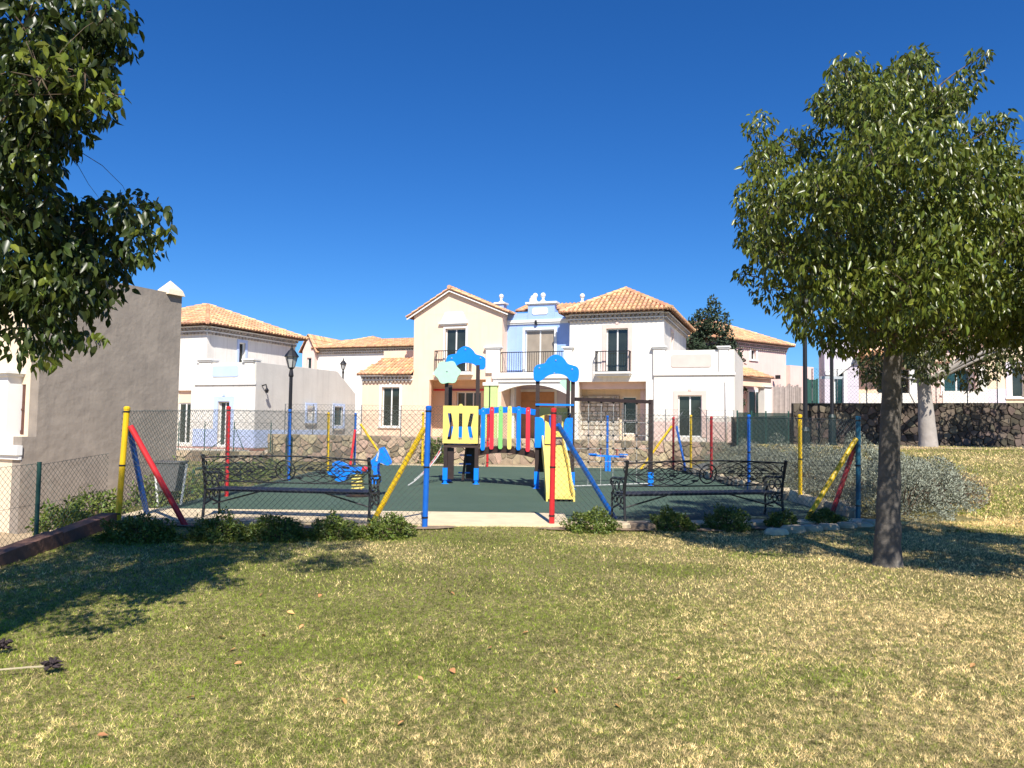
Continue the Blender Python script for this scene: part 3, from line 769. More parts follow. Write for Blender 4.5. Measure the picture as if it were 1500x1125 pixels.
while z_ < zc-.1:
    hz_ = random.uniform(.16, .28); x_ = c0
    while x_ < c1-.1:
        wz = random.uniform(.2, .42); xe = min(x_+wz, c1)
        cs.prism([(x_+.02,z_+.03),(x_+wz*.4,z_+.012),(xe-.02,z_+.03),(xe-.012,z_+hz_*.6),(xe-.04,min(z_+hz_,zc)-.015),(x_+.05,min(z_+hz_,zc)-.02),(x_+.012,z_+hz_*.5)], pd-.13, pd-.079, .015); x_ = xe
    z_ += hz_
M['cladstone'] = mat('pale_cladding_stone', (.56, .50, .42), .9, .12, 5, island=.28, hue=.02)
cs.build('cladding_stones', M['cladstone'], clad, kind='stuff')
p0, p1 = B.x(938, .9, 600), B.x(945, .9, 600); MB().box(p0, p1, .9, 1.1, 0, po[3]).build('porch_post', M['palepink'], house)
MB().box(wl+.3, WR-.3, .5, .75, po[3]-.32, po[3]+.02).build('porch_beam', M['palepink'], house)
# right wing with roof terrace
wf = -.09
w0, w1 = B.x(958, wf, 560), B.x(1076, wf, 570); zt = B.z(1010, 513, wf)
r4 = rect(B, 993, 579, 1028, 640, wf); r4[2] = max(r4[2], .05)
zsl = B.z(1010, 548, wf)
block(house, w0, w1, wf, 6.5, zb, zsl-.001, 'white', [r4])
b = MB(); b.box(w0, w1, wf, wf+.2, zsl, zt).box(w1-.2, w1, wf+.2, 6.5, zsl, zt).build('parapet', M['white'], house)
MB().box(w0-.02, w1+.05, wf-.07, wf-.001, zsl-.05, zsl+.06).build('string_course', M['trim'], house)
panel_raised(house, rect(B, 983, 519, 1042, 538, wf), wf, 'palepink', .025)
for a_, c_ in ((957, 974), (1053, 1067)):
    p0, p1 = B.x(a_, wf-.05, 530), B.x(c_, wf-.05, 530); zc_ = B.z((a_+c_)/2, 511, wf-.05)
    MB().box(p0, p1, wf-.06, wf+.28, zsl+.061, zc_).build('parapet_pier', M['white'], house); pier_cap(house, p0, p1, wf-.06, wf+.28, zc_, zc_+.13)
window(house, r4, wf); surround(house, r4, wf, 'palepink', .20, sill=False, key=True)
zd = B.z(1050, 618, wf)
MB().box(w0+.01, r4[0]-.21, wf-.025, wf-.001, .03, zd).build('dado', M['palepink'], house); MB().box(r4[1]+.21, w1-.001, wf-.025, wf-.001, .03, zd).build('dado', M['palepink'], house)
MB().box(w1+.001, w1+.025, wf, 6.4, .03, zd).build('dado', M['palepink'], house)
x_ = B.x(1064, wf-.08, 580); MB().tube([(x_, wf-.08, 0), (x_, wf-.08, zsl-.3)], .045, 8).build('drainpipe', M['trim'], house, smooth=True)
# left wing with lean-to roof
zl0 = B.z(568, 549); zl1 = B.z(570, 526, 1.5); zlp = B.z(575, 514, 1.5)
r5 = rect(B, 559, 567, 585, 625)
block(house, lw, pl-.002, 0, 6, zb, zl0-.05, 'peach', [r5])
MB().box(lw+.4, pl-.003, 1.5, 6, zl0-.049, zlp).build('upper_wall', M['peach'], house)
window(house, r5, 0); surround(house, r5, 0, 'trim', .13, key=True)
A_, B_ = Vector((lw-.15, -.35, zl0)), Vector((pl-.01, -.35, zl0))
slope(house, A_, B_, [A_, B_, Vector((pl-.01, 1.49, zl1)), Vector((lw+.38, 1.49, zl1))], 'lean_to_roof')
eave_course(house, [((lw, 0), (pl-.02, 0), (0, -1))], zl0-.04)
MB().box(lw-.05, w0, -1.3, -.101, zb, -.02).build('terrace_step', M['tilered'], house)
MB().box(lw-.05, w0, -1.42, -1.301, zb, -.03).build('terrace_edge', M['white'], house)

# ================================================================== the left house: white with blue trim, hipped roof
P0 = at(371, 657, 31.5)
A = Frame(P0, -23)
ha = thing('house', 'white house with pale blue trim and hipped terracotta roof behind the left lamp post', 'house', P0, A.a)
a0 = A.x(284, 0, 600); zt = A.z(335, 531); zsl = A.z(335, 562)
d1 = rect(A, 319, 588, 336, 648); d1[2] = .06
yEnd = A.side(492, 600, 0)[0]; wn1 = A.side(446, 603, 0)[0], A.side(458, 603, 0)[0], A.side(452, 616, 0)[1], A.side(452, 594, 0)[1]
yF = A.side(519, 610, 0)[0]; zF = A.side(517, 577, 0)[1]
yw2 = (A.side(486, 610, 0)[0], A.side(499, 610, 0)[0], A.side(492, 624, 0)[1], A.side(492, 595, 0)[1])
block(ha, a0, 0, 0, yEnd, zb, zsl, 'white', [d1], side_holes=[], top=True)
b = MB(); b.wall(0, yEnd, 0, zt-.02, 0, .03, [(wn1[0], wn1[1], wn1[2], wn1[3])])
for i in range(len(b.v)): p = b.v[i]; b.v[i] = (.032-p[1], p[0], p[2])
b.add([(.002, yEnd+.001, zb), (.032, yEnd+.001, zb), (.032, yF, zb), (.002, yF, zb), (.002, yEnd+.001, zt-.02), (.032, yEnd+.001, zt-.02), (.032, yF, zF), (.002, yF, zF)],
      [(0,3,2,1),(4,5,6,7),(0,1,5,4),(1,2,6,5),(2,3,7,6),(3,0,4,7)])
b.build('side_wall', M['greyedwhite'], ha)
side_window(ha, .12, (wn1[0], wn1[1], wn1[2], wn1[3]), 'glasst', .12, 'paleblue'); side_window(ha, .13, yw2, 'glasst', .12, 'paleblue', ins=.06)
MB().box(a0, -.03, 0, .2, zsl+.001, zt).box(-.2, -.03, .201, yEnd, zsl+.001, zt).build('parapet', M['white'], ha)
MB().box(a0-.02, .05, -.06, -.001, zsl-.05, zsl+.05).build('string_course', M['trim'], ha)
panel_raised(ha, rect(A, 311, 536, 350, 552), 0, 'paleblue', .025)
for a_, c_ in ((291, 309), (358, 371)):
    p0, p1 = A.x(a_, -.05, 540), A.x(c_, -.05, 540); zc_ = A.z((a_+c_)/2, 530, -.05)
    MB().box(p0, p1, -.05, .3, zsl+.051, zc_).build('parapet_pier', M['white'], ha); pier_cap(ha, p0, p1, -.05, .3, zc_, zc_+.13)
window(ha, d1, 0, cols=2, name='glazed_door'); surround(ha, d1, 0, 'paleblue', .22, sill=False, key=True)
zd = A.z(330, 629)
for q_ in ((a0+.001, d1[0]-.23, -.025, -.001), (d1[1]+.23, .03, -.025, -.001), (.033, .05, 0, yw2[0]-.15)): MB().box(*q_, .03, zd).build('dado', M['paleblue'], ha)
# main block behind
md = 1.6
mr = A.x(303, md, 500); ml = mr-6.5
mz = A.z(285, 477, md)
yb_ = A.side(433, 500, mr)[0]
r6 = rect(A, 258, 572, 279, 645, md); r6[2] = .05
sw = A.side(350, 515, mr)[0], A.side(359, 515, mr)[0], A.side(354, 532, mr)[1], A.side(354, 502, mr)[1]
block(ha, ml, mr, md, yb_, zb, mz, 'white', [r6], side_holes=[sw], top=False)
side_window(ha, mr, sw, 'glass', .14, 'paleblue')
oh = .45; zr = A.z(285, 474, md-oh)
rid = A.z(293, 446, md+2.6)
hip_roof(ha, ml-oh, mr+oh, md-oh, yb_+oh, zr, max(1.0, rid-zr))
eave_course(ha, [((ml, md), (mr, md), (0, -1)), ((mr, md), (mr, yb_), (1, 0))], zr-.06)
window(ha, [r6[0], r6[1], r6[2], A.z(268, 590, md)], md, cols=2, name='glazed_door', ins=.18)
MB().box(r6[0], r6[1], md+.14, md+.22, A.z(268, 590, md)+.002, r6[3]).build('shutter_box', M['peach'], ha)
MB().box(ml, mr-.001, md-.025, md-.001, .03, zd).build('dado', M['paleblue'], ha) if False else None
MB().box(ml, .6, -.9, -.03, zb, .0).build('terrace_step', M['tilered'], ha); MB().box(ml, .6, -1.02, -.901, zb, -.02).build('terrace_edge', M['white'], ha)
yl, zl_ = A.side(384, 565, .05); MB().tube([(.05, yl, zl_), (.25, yl, zl_+.05), (.3, yl, zl_-.12)], .03, 6).lathe((.3, yl, zl_-.3), [(.05,0),(.09,.12),(.03,.2)], 8).build('wall_lamp', M['iron'], ha)

# ================================================================== far houses
P0 = at(462, 640, 60.0)
Cf = Frame(P0, -20)
hc = thing('house', 'distant white house with long tiled roof between the left house and the peach gable', 'house', P0, Cf.a)
zE = Cf.z(500, 512); c1 = Cf.x(592, 0, 540)
gl = Cf.x(447, 0, 540)
gw = rect(Cf, 449.5, 524, 456, 542, -.4)
block(hc, 0, c1+2, 0, 9, -2, zE, 'white', top=False)
block(hc, gl, -.002, -.4, 8, -2, zE-.1, 'pink', [gw], top=False)
ga = ((gl)/2, Cf.z(454, 492, -.4))
MB().prism([(gl, zE-.099), (-.003, zE-.099), ga], -.4, 0).build('gable', M['pink'], hc)
window(hc, gw, -.4, cols=1)
zr = Cf.z(500, 509, -.5); zt_ = Cf.z(520, 494, 2.5)
A_, B_ = Vector((-.3, -.5, zr)), Vector((c1+2.4, -.5, zr)); e1 = Vector((c1-.5, 4.5, zt_)); e0 = Vector((-.3, 4.5, zt_))
slope(hc, A_, B_, [A_, B_, e1, e0])
C_ = Vector((c1+2.4, 9.5, zr)); slope(hc, B_, C_, [B_, C_, e1])
D_ = Vector((-.3, 9.5, zr)); slope(hc, C_, D_, [C_, D_, e0, e1])
for s_, xe in ((1, gl-.2), (-1, .2)):
    p, q_ = Vector((xe, -.6, zE-.2)), Vector((xe, 6, zE-.2)); slope(hc, p, q_, [p, q_, Vector((ga[0], 6, ga[1]+.1)), Vector((ga[0], -.6, ga[1]+.1))])
eave_course(hc, [((0, 0), (c1+2, 0), (0, -1))], zr-.06)
cx_, cz_ = Cf.uv(541, 500, 3); A2 = Vector((cx_-1.6, 1.2, cz_-1.0)); 
hip_roof(hc, cx_-3, cx_+3.2, .2, 7, Cf.z(541, 507, .2), Cf.z(541, 494, 3)-Cf.z(541, 507, .2))

P0 = at(1152, 640, 49.0)
Df = Frame(P0, 35)
hd = thing('house', 'pale pink house with hipped roof and tiled porch right of the dark round tree', 'house', P0, Df.a)
dl = Df.x(1045, 0, 540); zE = Df.z(1100, 502)
# long front runs along the street side: front face has a small square window
sw1 = rect(Df, 1100, 512, 1107, 527)
block(hd, dl, 0, 0, 7, -1.2, zE, 'pink', [sw1], top=False)
window(hd, sw1, 0, cols=1); surround(hd, sw1, 0, 'trim', .16)
zr = Df.z(1100, 500, -.4); hip_roof(hd, dl-.4, .4, -.4, 7.4, zr, 1.75)
eave_course(hd, [((dl, 0), (0, 0), (0, -1)), ((0, 0), (0, 7), (1, 0))], zr-.05, M['pink'])
wx1 = Df.x(1192, -.3, 560)
block(hd, .002, wx1, -.3, 6, -1.2, Df.z(1170, 536, -.3), 'pink')
px0, px1 = Df.x(1085, -1.6, 560), Df.x(1131, -1.6, 560)
A_, B_ = Vector((px0, -1.8, Df.z(1105, 552, -1.8))), Vector((px1, -1.8, Df.z(1105, 552, -1.8)))
slope(hd, A_, B_, [A_, B_, Vector((px1, -.01, Df.z(1105, 541, 0))), Vector((px0, -.01, Df.z(1105, 541, 0)))], 'porch_roof')
MB().box(px0, px1-.1, -1.6, -1.4, Df.z(1105, 566, -1.6), Df.z(1105, 553.5, -1.6)).build('porch_beam', M['peach'], hd)
c0, c1 = Df.x(1118, -1.6, 590), Df.x(1128, -1.6, 590)
MB().box(c0, c1, -1.7, -1.25, -1.2, Df.z(1120, 568, -1.6)).build('column', M['trim'], hd); pier_cap(hd, c0, c1, -1.7, -1.25, Df.z(1120, 568, -1.6), Df.z(1120, 566, -1.6))
dr_ = rect(Df, 1096, 573, 1116, 614, 0)
o = window(hd, dr_, -.16, cols=2, name='glazed_door'); surround(hd, dr_, 0, 'trim', .1, sill=False)
x_ = Df.x(1137, -.33, 552); MB().box(x_-.06, x_+.06, -.6, -.301, Df.z(1137, 553, -.3)-.1, Df.z(1137, 553, -.3)+.14).build('wall_lamp', M['iron'], hd)

# right-hand terraced houses behind the dark wall
P0 = at(1330, 620, 37.0)
E = Frame(P0, -20)
he = thing('house', 'lilac and white house left of the pale trunk, behind the dark stone wall', 'house', P0, E.a)
e0, e1 = E.x(1208, 0, 560), E.x(1258, 0, 560); zt = E.z(1240, 500)
ar = rect(E, 1222, 546, 1236, 600)
block(he, e0, e1, 0, 8, -1.5, zt, 'lilac', [ar])
surround(he, ar, 0, 'trim', .14, sill=False); window(he, ar, 0, cols=1, gm='glasst', name='glazed_door')
MB().prism([E.uv(1209, 549), E.uv(1226, 552), E.uv(1250, 533), E.uv(1258, 533), E.uv(1258, 525), E.uv(1246, 524), E.uv(1220, 541), E.uv(1209, 543)], -.10, -.002).build('string_course', M['trim'], he)
e2 = E.x(1350, 0, 560); gw2 = rect(E, 1285, 541, 1333, 577, .9)
block(he, e1+.002, e2, .9, 8, -1.5, zt+.4, 'peach', [gw2])
window(he, gw2, .9, cols=3, gm='glass', fm='greyedwhite')
MB().box(e1+.05, e2, -.05, .1, -1.5, E.z(1300, 576)).build('parapet', M['white'], he)
p0, p1 = E.x(1333, 0, 560), E.x(1346, 0, 560); MB().box(p0, p1, .12, .5, -1.5, E.z(1340, 530)).build('column', M['trim'], he); pier_cap(he, p0, p1, .12, .5, E.z(1340, 530), E.z(1340, 524))
A_, B_ = Vector((e1-.2, -.4, E.z(1300, 522))), Vector((e2+.3, -.4, E.z(1300, 522)))
slope(he, A_, B_, [A_, B_, Vector((e2+.3, 2.6, E.z(1300, 497))), Vector((e1-.2, 2.6, E.z(1300, 497)))])

P0 = at(1440, 620, 37.0)
E2 = Frame(P0, -20)
hf = thing('house', 'pink and peach house right of the pale trunk, behind the dark stone wall', 'house', P0, E2.a)
x0, x1 = E2.x(1352, 0, 560), E2.x(1443, 0, 560); r7 = rect(E2, 1382, 541, 1421, 577)
zt = E2.z(1400, 505)
block(hf, x0, x1, 0, 8, -1.5, zt, 'palepink', [r7]); window(hf, r7, 0, cols=2, gm='glasst'); surround(hf, r7, 0, 'trim', .12)
MB().box(x0-.2, x1+.2, -.18, -.002, E2.z(1400, 530), E2.z(1400, 524)).build('string_course', M['peach'], hf)
MB().box(x0-.3, x1+.3, -.35, .2, zt+.002, zt+.22).build('roof_cornice', M['trim'], hf)
q0, q1 = E2.x(1380, -1.2, 580), E2.x(1446, -1.2, 580); MB().box(q0, q1, -1.4, -1.2, -1.5, E2.z(1410, 573, -1.2)).build('parapet', M['white'], hf)
p0, p1 = E2.x(1431, -.6, 560), E2.x(1442, -.6, 560); MB().add([(p0-.0,-.9,-1.5),(p1+.22,-.9,-1.5),(p1+.22,-.5,-1.5),(p0,-.5,-1.5),(p0,-.9,E2.z(1436,536,-.7)),(p1,-.9,E2.z(1436,536,-.7)),(p1,-.5,E2.z(1436,536,-.7)),(p0,-.5,E2.z(1436,536,-.7))],[(0,3,2,1),(4,5,6,7),(0,1,5,4),(1,2,6,5),(2,3,7,6),(3,0,4,7)]).build('buttress', M['white'], hf)
pier_cap(hf, p0, p1, -.9, -.5, E2.z(1436, 531, -.7), E2.z(1436, 525, -.7))
x2 = E2.x(1560, 0, 560); r8 = rect(E2, 1482, 537, 1500, 582); r9 = rect(E2, 1520, 537, 1540, 582)
block(hf, x1+.002, x2, .0, 8, -1.5, zt+.5, 'cream', [r8, r9]); window(hf, r8, 0, cols=1); surround(hf, r8, 0, 'lilac', .24); window(hf, r9, 0, cols=1); surround(hf, r9, 0, 'lilac', .24)
MB().box(x1+.01, r8[0]-.26, -.025, -.001, -1.5, E2.z(1460, 570)).build('dado', M['lilac'], hf)
A_, B_ = Vector((x1-.2, -.4, zt+.5)), Vector((x2+.3, -.4, zt+.5)); slope(hf, A_, B_, [A_, B_, Vector((x2+.3, 4, zt+2.0)), Vector((x1-.2, 4, zt+2.0))])
A_, B_ = Vector((x0-.2, -.3, zt+.24)), Vector((x1+.2, -.3, zt+.24)); slope(hf, A_, B_, [A_, B_, Vector((x1+.2, 4, zt+1.5)), Vector((x0-.2, 4, zt+1.5))])

# ================================================================== the near left house with the blank grey side wall
P0 = at(25, 790, 16.6)
G = Frame((P0.x, P0.y, -1.42), -26)
hg = thing('house', 'cream house with tall blank grey cement side wall beyond the left fence', 'house', G.P, G.a)
yE = G.side(262, 560, 0)[0]; zN = G.side(224, 424, 0); zFt = G.side(264, 432, 0)
def ztop(y): return zFt[1] + (y-zFt[0])*(zN[1]-zFt[1])/(zN[0]-zFt[0])
zstep = G.side(30, 640, 0)[1]; zst2 = zstep
yS = G.side(55, 600, 0)[0]
# side wall: one slab with a sloping coping
ynear = yS
zc0, zc1 = ztop(ynear), ztop(yE)
b = MB()
b.add([(-.3,ynear,-.5),(0,ynear,-.5),(0,yE,-.5),(-.3,yE,-.5),(-.3,ynear,zc0),(0,ynear,zc0),(0,yE,zc1),(-.3,yE,zc1)], [(0,3,2,1),(4,5,6,7),(0,1,5,4),(1,2,6,5),(2,3,7,6),(3,0,4,7)])
b.box(-.3, 0, 0, ynear-.002, -.5, zst2)
b.build('side_wall', M['cement'], hg)
fx0 = -7.
zlow = G.z(10, 655)
zup = zc0-.3
grl = rect(G, 27, 563, 50, 637, ynear)
MB().wall(fx0, -.302, zlow, zup, ynear, ynear+.25, [(grl[0], min(grl[1], -.45), grl[2], grl[3])]).build('upper_wall', M['cream'], hg)
MB().box(fx0, -.002, 0.002, .25, -.5, zlow).box(fx0, -.302, .251, ynear+.25, zlow-.25, zlow-.002).build('lower_wall', M['cream'], hg)
mb = MB(); gx0, gx1 = grl[0], min(grl[1], -.45)
for i in range(5): x_ = gx0 + (gx1-gx0)*(i+.3)/5; mb.box(x_-.025, x_+.025, ynear+.02, ynear+.06, grl[2], grl[3])
mb.box(gx0, gx1, ynear+.005, ynear+.018, grl[2]+.02, grl[2]+.1).box(gx0, gx1, ynear+.005, ynear+.018, (grl[2]+grl[3])/2-.02, (grl[2]+grl[3])/2+.02).build('window_grille', M['rust'], hg)
MB().box(gx0, gx1, ynear+.16, ynear+.2, grl[2], grl[3]).build('pane', M['glass'], hg)
p0, p1 = G.x(-30, .0, 590), G.x(10, .0, 590); pz0, pz1 = G.z(10, 650, .2), G.z(10, 552, .2)
MB().box(p0, p1, .0, 1.2, zlow+.002, pz1).build('terrace_pier', M['trim'], hg); pier_cap(hg, p0, p1, 0, 1.2, pz1, pz1+.12, .12)
MB().box(fx0, .04, -.12, -.001, zlow-.16, zlow+.05).box(fx0, .02, -.06, -.001, zlow-.26, zlow-.161).build('cornice', M['trim'], hg)
y_ = yE-.25; MB().add([(-.42,y_-.25,zc1-.04),(.10,y_-.25,zc1-.04),(.10,y_+.27,zc1-.04),(-.42,y_+.27,zc1-.04),(-.38,y_-.2,zc1+.10),(.06,y_-.2,zc1+.10),(.06,y_+.22,zc1+.10),(-.38,y_+.22,zc1+.10),(-.16,y_,zc1+.36)], [(0,1,5,4),(1,2,6,5),(2,3,7,6),(3,0,4,7),(4,5,8),(5,6,8),(6,7,8),(7,4,8),(0,3,2,1)]).build('chimney_cap', M['cream'], hg)
MB().box(fx0, fx0+.25, ynear+.25, yE, -.5, zup).box(fx0, -.301, yE-.25, yE, -.5, zup-.4).box(fx0+.26, -.302, ynear+.26, yE-.26, zup-.5, zup-.3).build('back_wall', M['cream'], hg)
MB().box(fx0, -.31, ynear-.06, ynear-.001, zup-.18, zup+.02).build('eave_cornice', M['trim'], hg)

# retaining walls
stone_wall((-9.7, 30.5), (11.2, 30.5), -.2, 1.10, 1.0, .28, 'long tan stone retaining wall running behind the playground below the middle house', M['mortar'], M['stone'], .33, .24, 0.0)
stone_wall((-15.2, 29.95), (-9.7, 29.95), -.3, .42, .42, .25, 'low tan stone wall below the white left house', M['mortar'], M['stone'], .36, .26, -.1)
stone_wall((8.75, 30.2), (10.85, 30.15), .4, 2.02, 2.10, .3, 'short dark stone wall stretch half hidden by the green cloth fence', M['darkmortar'], M['darkstone'], .26, .23, .8)
stone_wall((10.9, 29.55), (20.3, 29.25), .4, 2.58, 2.72, .3, 'tall dark stone wall running behind the lawn on the right', M['darkmortar'], M['darkstone'], .26, .23, .85)
stone_wall((20.3, 29.2), (24.5, 28.4), .4, 3.15, 3.3, .4, 'higher dark stone wall end at the right edge of the picture', M['darkmortar'], M['darkstone'], .26, .23, .85)

# ------------------------------------------------------------------ chain-link fences
def chain(mb, P, Q, z0, z1, cell=.092, r=.0026):
    """diagonal wires between P and Q (xy), from z0 to z1 (each a pair: at P, at Q)"""
    P, Q = Vector((P[0], P[1], 0)), Vector((Q[0], Q[1], 0)); Ln = (Q-P).length; d = (Q-P)/Ln
    Hh = (z1[0]-z0[0] + z1[1]-z0[1])/2
    def pt(s, z, off): 
        f = s/Ln; return P + d*s + Vector((-d.y, d.x, 0))*off + Vector((0, 0, z0[0]+(z0[1]-z0[0])*f + z*((z1[0]-z0[0])*(1-f)+(z1[1]-z0[1])*f)/Hh))
    n = int((Ln+Hh)/cell)+1
    for k in range(n):
        c = (k+.5)*cell
        for sg in (1, -1):
            # line: s - z = c - Hh  (sg=1) or s + z = c
            if sg == 1: a0, a1 = max(0, c-Hh), min(Ln, c); z_a, z_b = a0-c+Hh, a1-c+Hh
            else: a0, a1 = max(0, c-Hh), min(Ln, c); z_a, z_b = c-a0, c-a1
            if a1-a0 < .02: continue
            mb.tube([pt(a0, z_a, .003*sg), pt(a1, z_b, .003*sg)], r, 3, cap=False)
    for f in (.01, .5, .99):
        mb.tube([pt(0, Hh*f, 0), pt(Ln, Hh*f, 0)], r*1.1, 3, cap=False)
COLN = {'pblue': 'blue', 'pteal': 'teal', 'pyellow': 'yellow', 'pred': 'red', 'pdred': 'dark red'}
def post(root, p, top, m, r=.043):
    p, top = Vector(p), Vector(top)
    o = MB().tube([p - Vector((0,0,.15)), top], r, 12).build('post', M[m], root, smooth=False, label=COLN[m]+' round fence post')
    MB().lathe(top, [(r*1.12, -.02), (r*1.12, .012), (r*.6, .03)], 12).build('post_cap', M[m], o)
    for f in (.08, .5, .97):
        q = p.lerp(top, f); MB().tube([q-Vector((0,0,.012)), q+Vector((0,0,.012))], r*1.13, 10).build('clamp', M['iron'], o)
    return o
def brace(root, p, q, m, r=.043):
    o = MB().tube([Vector(p)-Vector((0,0,.08)), q], r, 12).build('brace', M[m], root, label=COLN[m]+' slanting brace')
    return o
def G3(p): return Vector(p)
pYL = gp(172, 766, .03); tYL = at(186, 598, pYL.y)
pBM = gp(622, 772, .02); tBM = at(628, 597, pBM.y)
pRM = gp(808, 769, .02); tRM = at(811, 600, pRM.y)
pTR = gp(1257, 752, .10); tTR = at(1257, 612, pTR.y)
def fence(label, posts, braces, wires, wm='wire', cell=.092, r=.0027):
    t = thing('chain_link_fence', label, 'fence', (posts[0][0].x, posts[0][0].y, 0)); o = Vector((posts[0][0].x, posts[0][0].y, 0))
    for p, q, m in posts: post(t, p-o, q-o, m)
    for p, q, m in braces: brace(t, p-o, q-o, m)
    mb = MB()
    for (a, b, c, d) in wires:
        a, b, c, d = (Vector(v)-o for v in (a, b, c, d))   # bottoms a,c tops b,d
        chain(mb, a, c, (a.z+.03, c.z+.03), (b.z-.03, d.z-.03), cell, r)
    mb.build('wire_mesh', M[wm], t, kind='stuff')
    return t
jj_ = gp(190, 622, 0)
fence('front chain-link fence left of the gap, from yellow corner post to blue gap post',
      [(pYL, tYL, 'pyellow'), (pBM, tBM, 'pblue')],
      [(gp(275, 768, .02), at(191, 624, pYL.y-.02), 'pred'), (gp(541, 767, .03), at(622, 626, pBM.y+.06), 'pyellow')],
      [(pYL, tYL, pBM, tBM)])
fence('front chain-link fence right of the gap, from red gap post to teal corner post',
      [(pRM, tRM, 'pred'), (pTR, tTR, 'pteal')],
      [(gp(903, 757, .05), at(817, 622, pRM.y+.05), 'pblue'), (gp(1180, 757, .08), at(1254, 643, pTR.y-.02), 'pyellow')],
      [(pRM, tRM, pTR, tTR)])
def sp(px, pyt, X, z=.02, pyb=None):
    """post on a side line X = const seen at column px"""
    d = ray(px, 690); D = X/d.x
    p = Vector((X, D, z)); q = at(px, pyt, D); return p, Vector((X+(q.x-X)*.4, D, q.z))
XL = pYL.x
l1, l2, l3 = sp(333, 597, XL), sp(423, 601, XL), sp(480, 605, XL)
cL = (Vector((XL+.1, 28.6, .02)), at(521, 606, 28.6)); cL = (Vector((cL[1].x, 28.6, .02)), cL[1])
fence('left side chain-link fence of the playground, red, blue and yellow posts',
      [(*l1, 'pred'), (*l2, 'pblue'), (*l3, 'pyellow')], [(gp(217, 754, .02), at(189, 626, pYL.y+.08), 'pblue'), (at(513, 680, 27.4), at(520, 630, 28.5), 'pred')],
      [(pYL, tYL, *l1), (*l1, *l2), (*l2, *l3), (*l3, *cL)])
XR = 6.2
r1_, r2_, r3_, r4_ = sp(1012, 609, XR), sp(1042, 611, XR), sp(1097, 609, XR), sp(1172, 609, XR)
cR = (Vector((6.05, 28.6, .02)), Vector((6.05, 28.6, at(990, 612, 28.6).z)))
fence('right side chain-link fence of the playground beside the silver shrubs',
      [(*r2_, 'pred'), (*r1_, 'pyellow'), (*r3_, 'pblue'), (*r4_, 'pyellow')], [(gp(1218, 748, .12), at(1254, 648, pTR.y+.08), 'pdred'), (Vector((6.15, 26.9, .05)), at(991, 625, 28.5), 'pblue')],
      [(pTR, tTR, *r4_), (*r4_, *r3_), (*r3_, *r2_), (*r2_, *r1_), (*r1_, *cR)])
def bp(px, pyt): q = at(px, pyt, 28.6); return Vector((q.x, 28.6, .02)), q
k1, k2, k3, k4 = bp(620, 605), bp(715, 607), bp(806, 608), bp(890, 610)
fence('back chain-link fence of the playground in front of the tan stone wall',
      [(*cL, 'pblue'), (*k1, 'pyellow'), (*k2, 'pred'), (*k3, 'pblue'), (*k4, 'pblue'), (*cR, 'pred')],
      [(at(566, 676, 28.55), at(528, 621, 28.6), 'pyellow'), (at(936, 688, 28.55), at(984, 624, 28.6), 'pyellow')],
      [(*cL, *k1), (*k1, *k2), (*k2, *k3), (*k3, *k4), (*k4, *cR)])
# low green fence on the left
pg = gp(52, 802, -.10); tg = at(56, 680, pg.y); pe = gp(-60, 860, -.12)
gd_ = Vector((pYL.x-.12, pYL.y-.1, -.02)); ge = Vector((pg.x-(gd_.x-pg.x)*1.0-.1, pg.y-(gd_.y-pg.y)*1.4, -.14))
t = thing('chain_link_fence', 'low green chain-link fence above the brown sleepers in front of the grey wall', 'fence', (pg.x, pg.y, 0)); o = Vector((pg.x, pg.y, 0))
hg_ = tg.z-pg.z
for p in (pg, ge): MB().tube([p-o-Vector((0,0,1.0)), p-o+Vector((0,0,hg_+.03))], .028, 10).build('post', M['gpost'], t)
mb = MB()
for a, b in ((ge, pg), (pg, gd_)): chain(mb, a-o, b-o, (a.z+.02, b.z+.02), (a.z+hg_, b.z+hg_+.02), .085, .0022)
mb.build('wire_mesh', M['gwire'], t, kind='stuff')
# sleepers
s0, s1 = gp(160, 775, -.02), gp(0, 836, -.16); dd = (s1-s0).normalized()
L1 = (s1-s0).length
for k, (a, b, lb) in enumerate(((0, L1*.56, 'brown timber sleeper edging the lawn beside the yellow corner post'), (L1*.565, L1*1.25, 'brown timber sleeper edging the lawn at the left picture edge'))):
    p, q = s0+dd*a, s0+dd*b
    mb = MB(); mb.bar(p + Vector((0,0,.06)), q + Vector((0,0,.04)), .22, .36)
    tag(mb.build('timber_sleeper', M['wood']), lb, 'sleeper', 'timber sleepers along the left lawn edge')

# fences on top of the garden walls
def garden_fence(label, pts, h, m='gpost', wm='gwire', braces=(), cell=.16, r=.0035, rp=.022):
    o = Vector((pts[0][0], pts[0][1], 0)); t = thing('garden_fence', label, 'fence', o)
    for p in pts: MB().tube([Vector(p)-o, Vector(p)-o+Vector((0,0,h))], rp, 8).build('post', M[m], t)
    for p, q in braces: MB().tube([Vector(p)-o, Vector(q)-o], rp*.8, 6).build('brace', M[m], t)
    mb = MB()
    for a, b in zip(pts, pts[1:]):
        a, b = Vector(a)-o, Vector(b)-o; chain(mb, a, b, (a.z+.02, b.z+.02), (a.z+h, b.z+h), cell, r)
    mb.build('wire_mesh', M[wm], t, kind='stuff'); return t
Yw = 30.62
def onw(px, D, z): q = at(px, 630, D); return Vector((q.x, D, z))
garden_fence('thin grey-green wire fence on the stone wall below the peach gable', [onw(x, Yw, 1.06) for x in (417, 458, 488, 529, 587, 651, 700, 760)], 1.25, 'greypost', 'wire',
             [(onw(436, Yw, 1.08), onw(418, Yw, 2.0))], .14, .003, .018)
garden_fence('green wire fence on the low stone wall below the white left house', [onw(x, 30.06, .40) for x in (262, 300, 343, 397)], 1.15, 'gpost', 'wire',
             [(onw(358, 30.06, .45), onw(344, 30.06, 1.35)), (onw(305, 30.06, .45), onw(338, 30.06, 1.05))], .14, .003, .020)
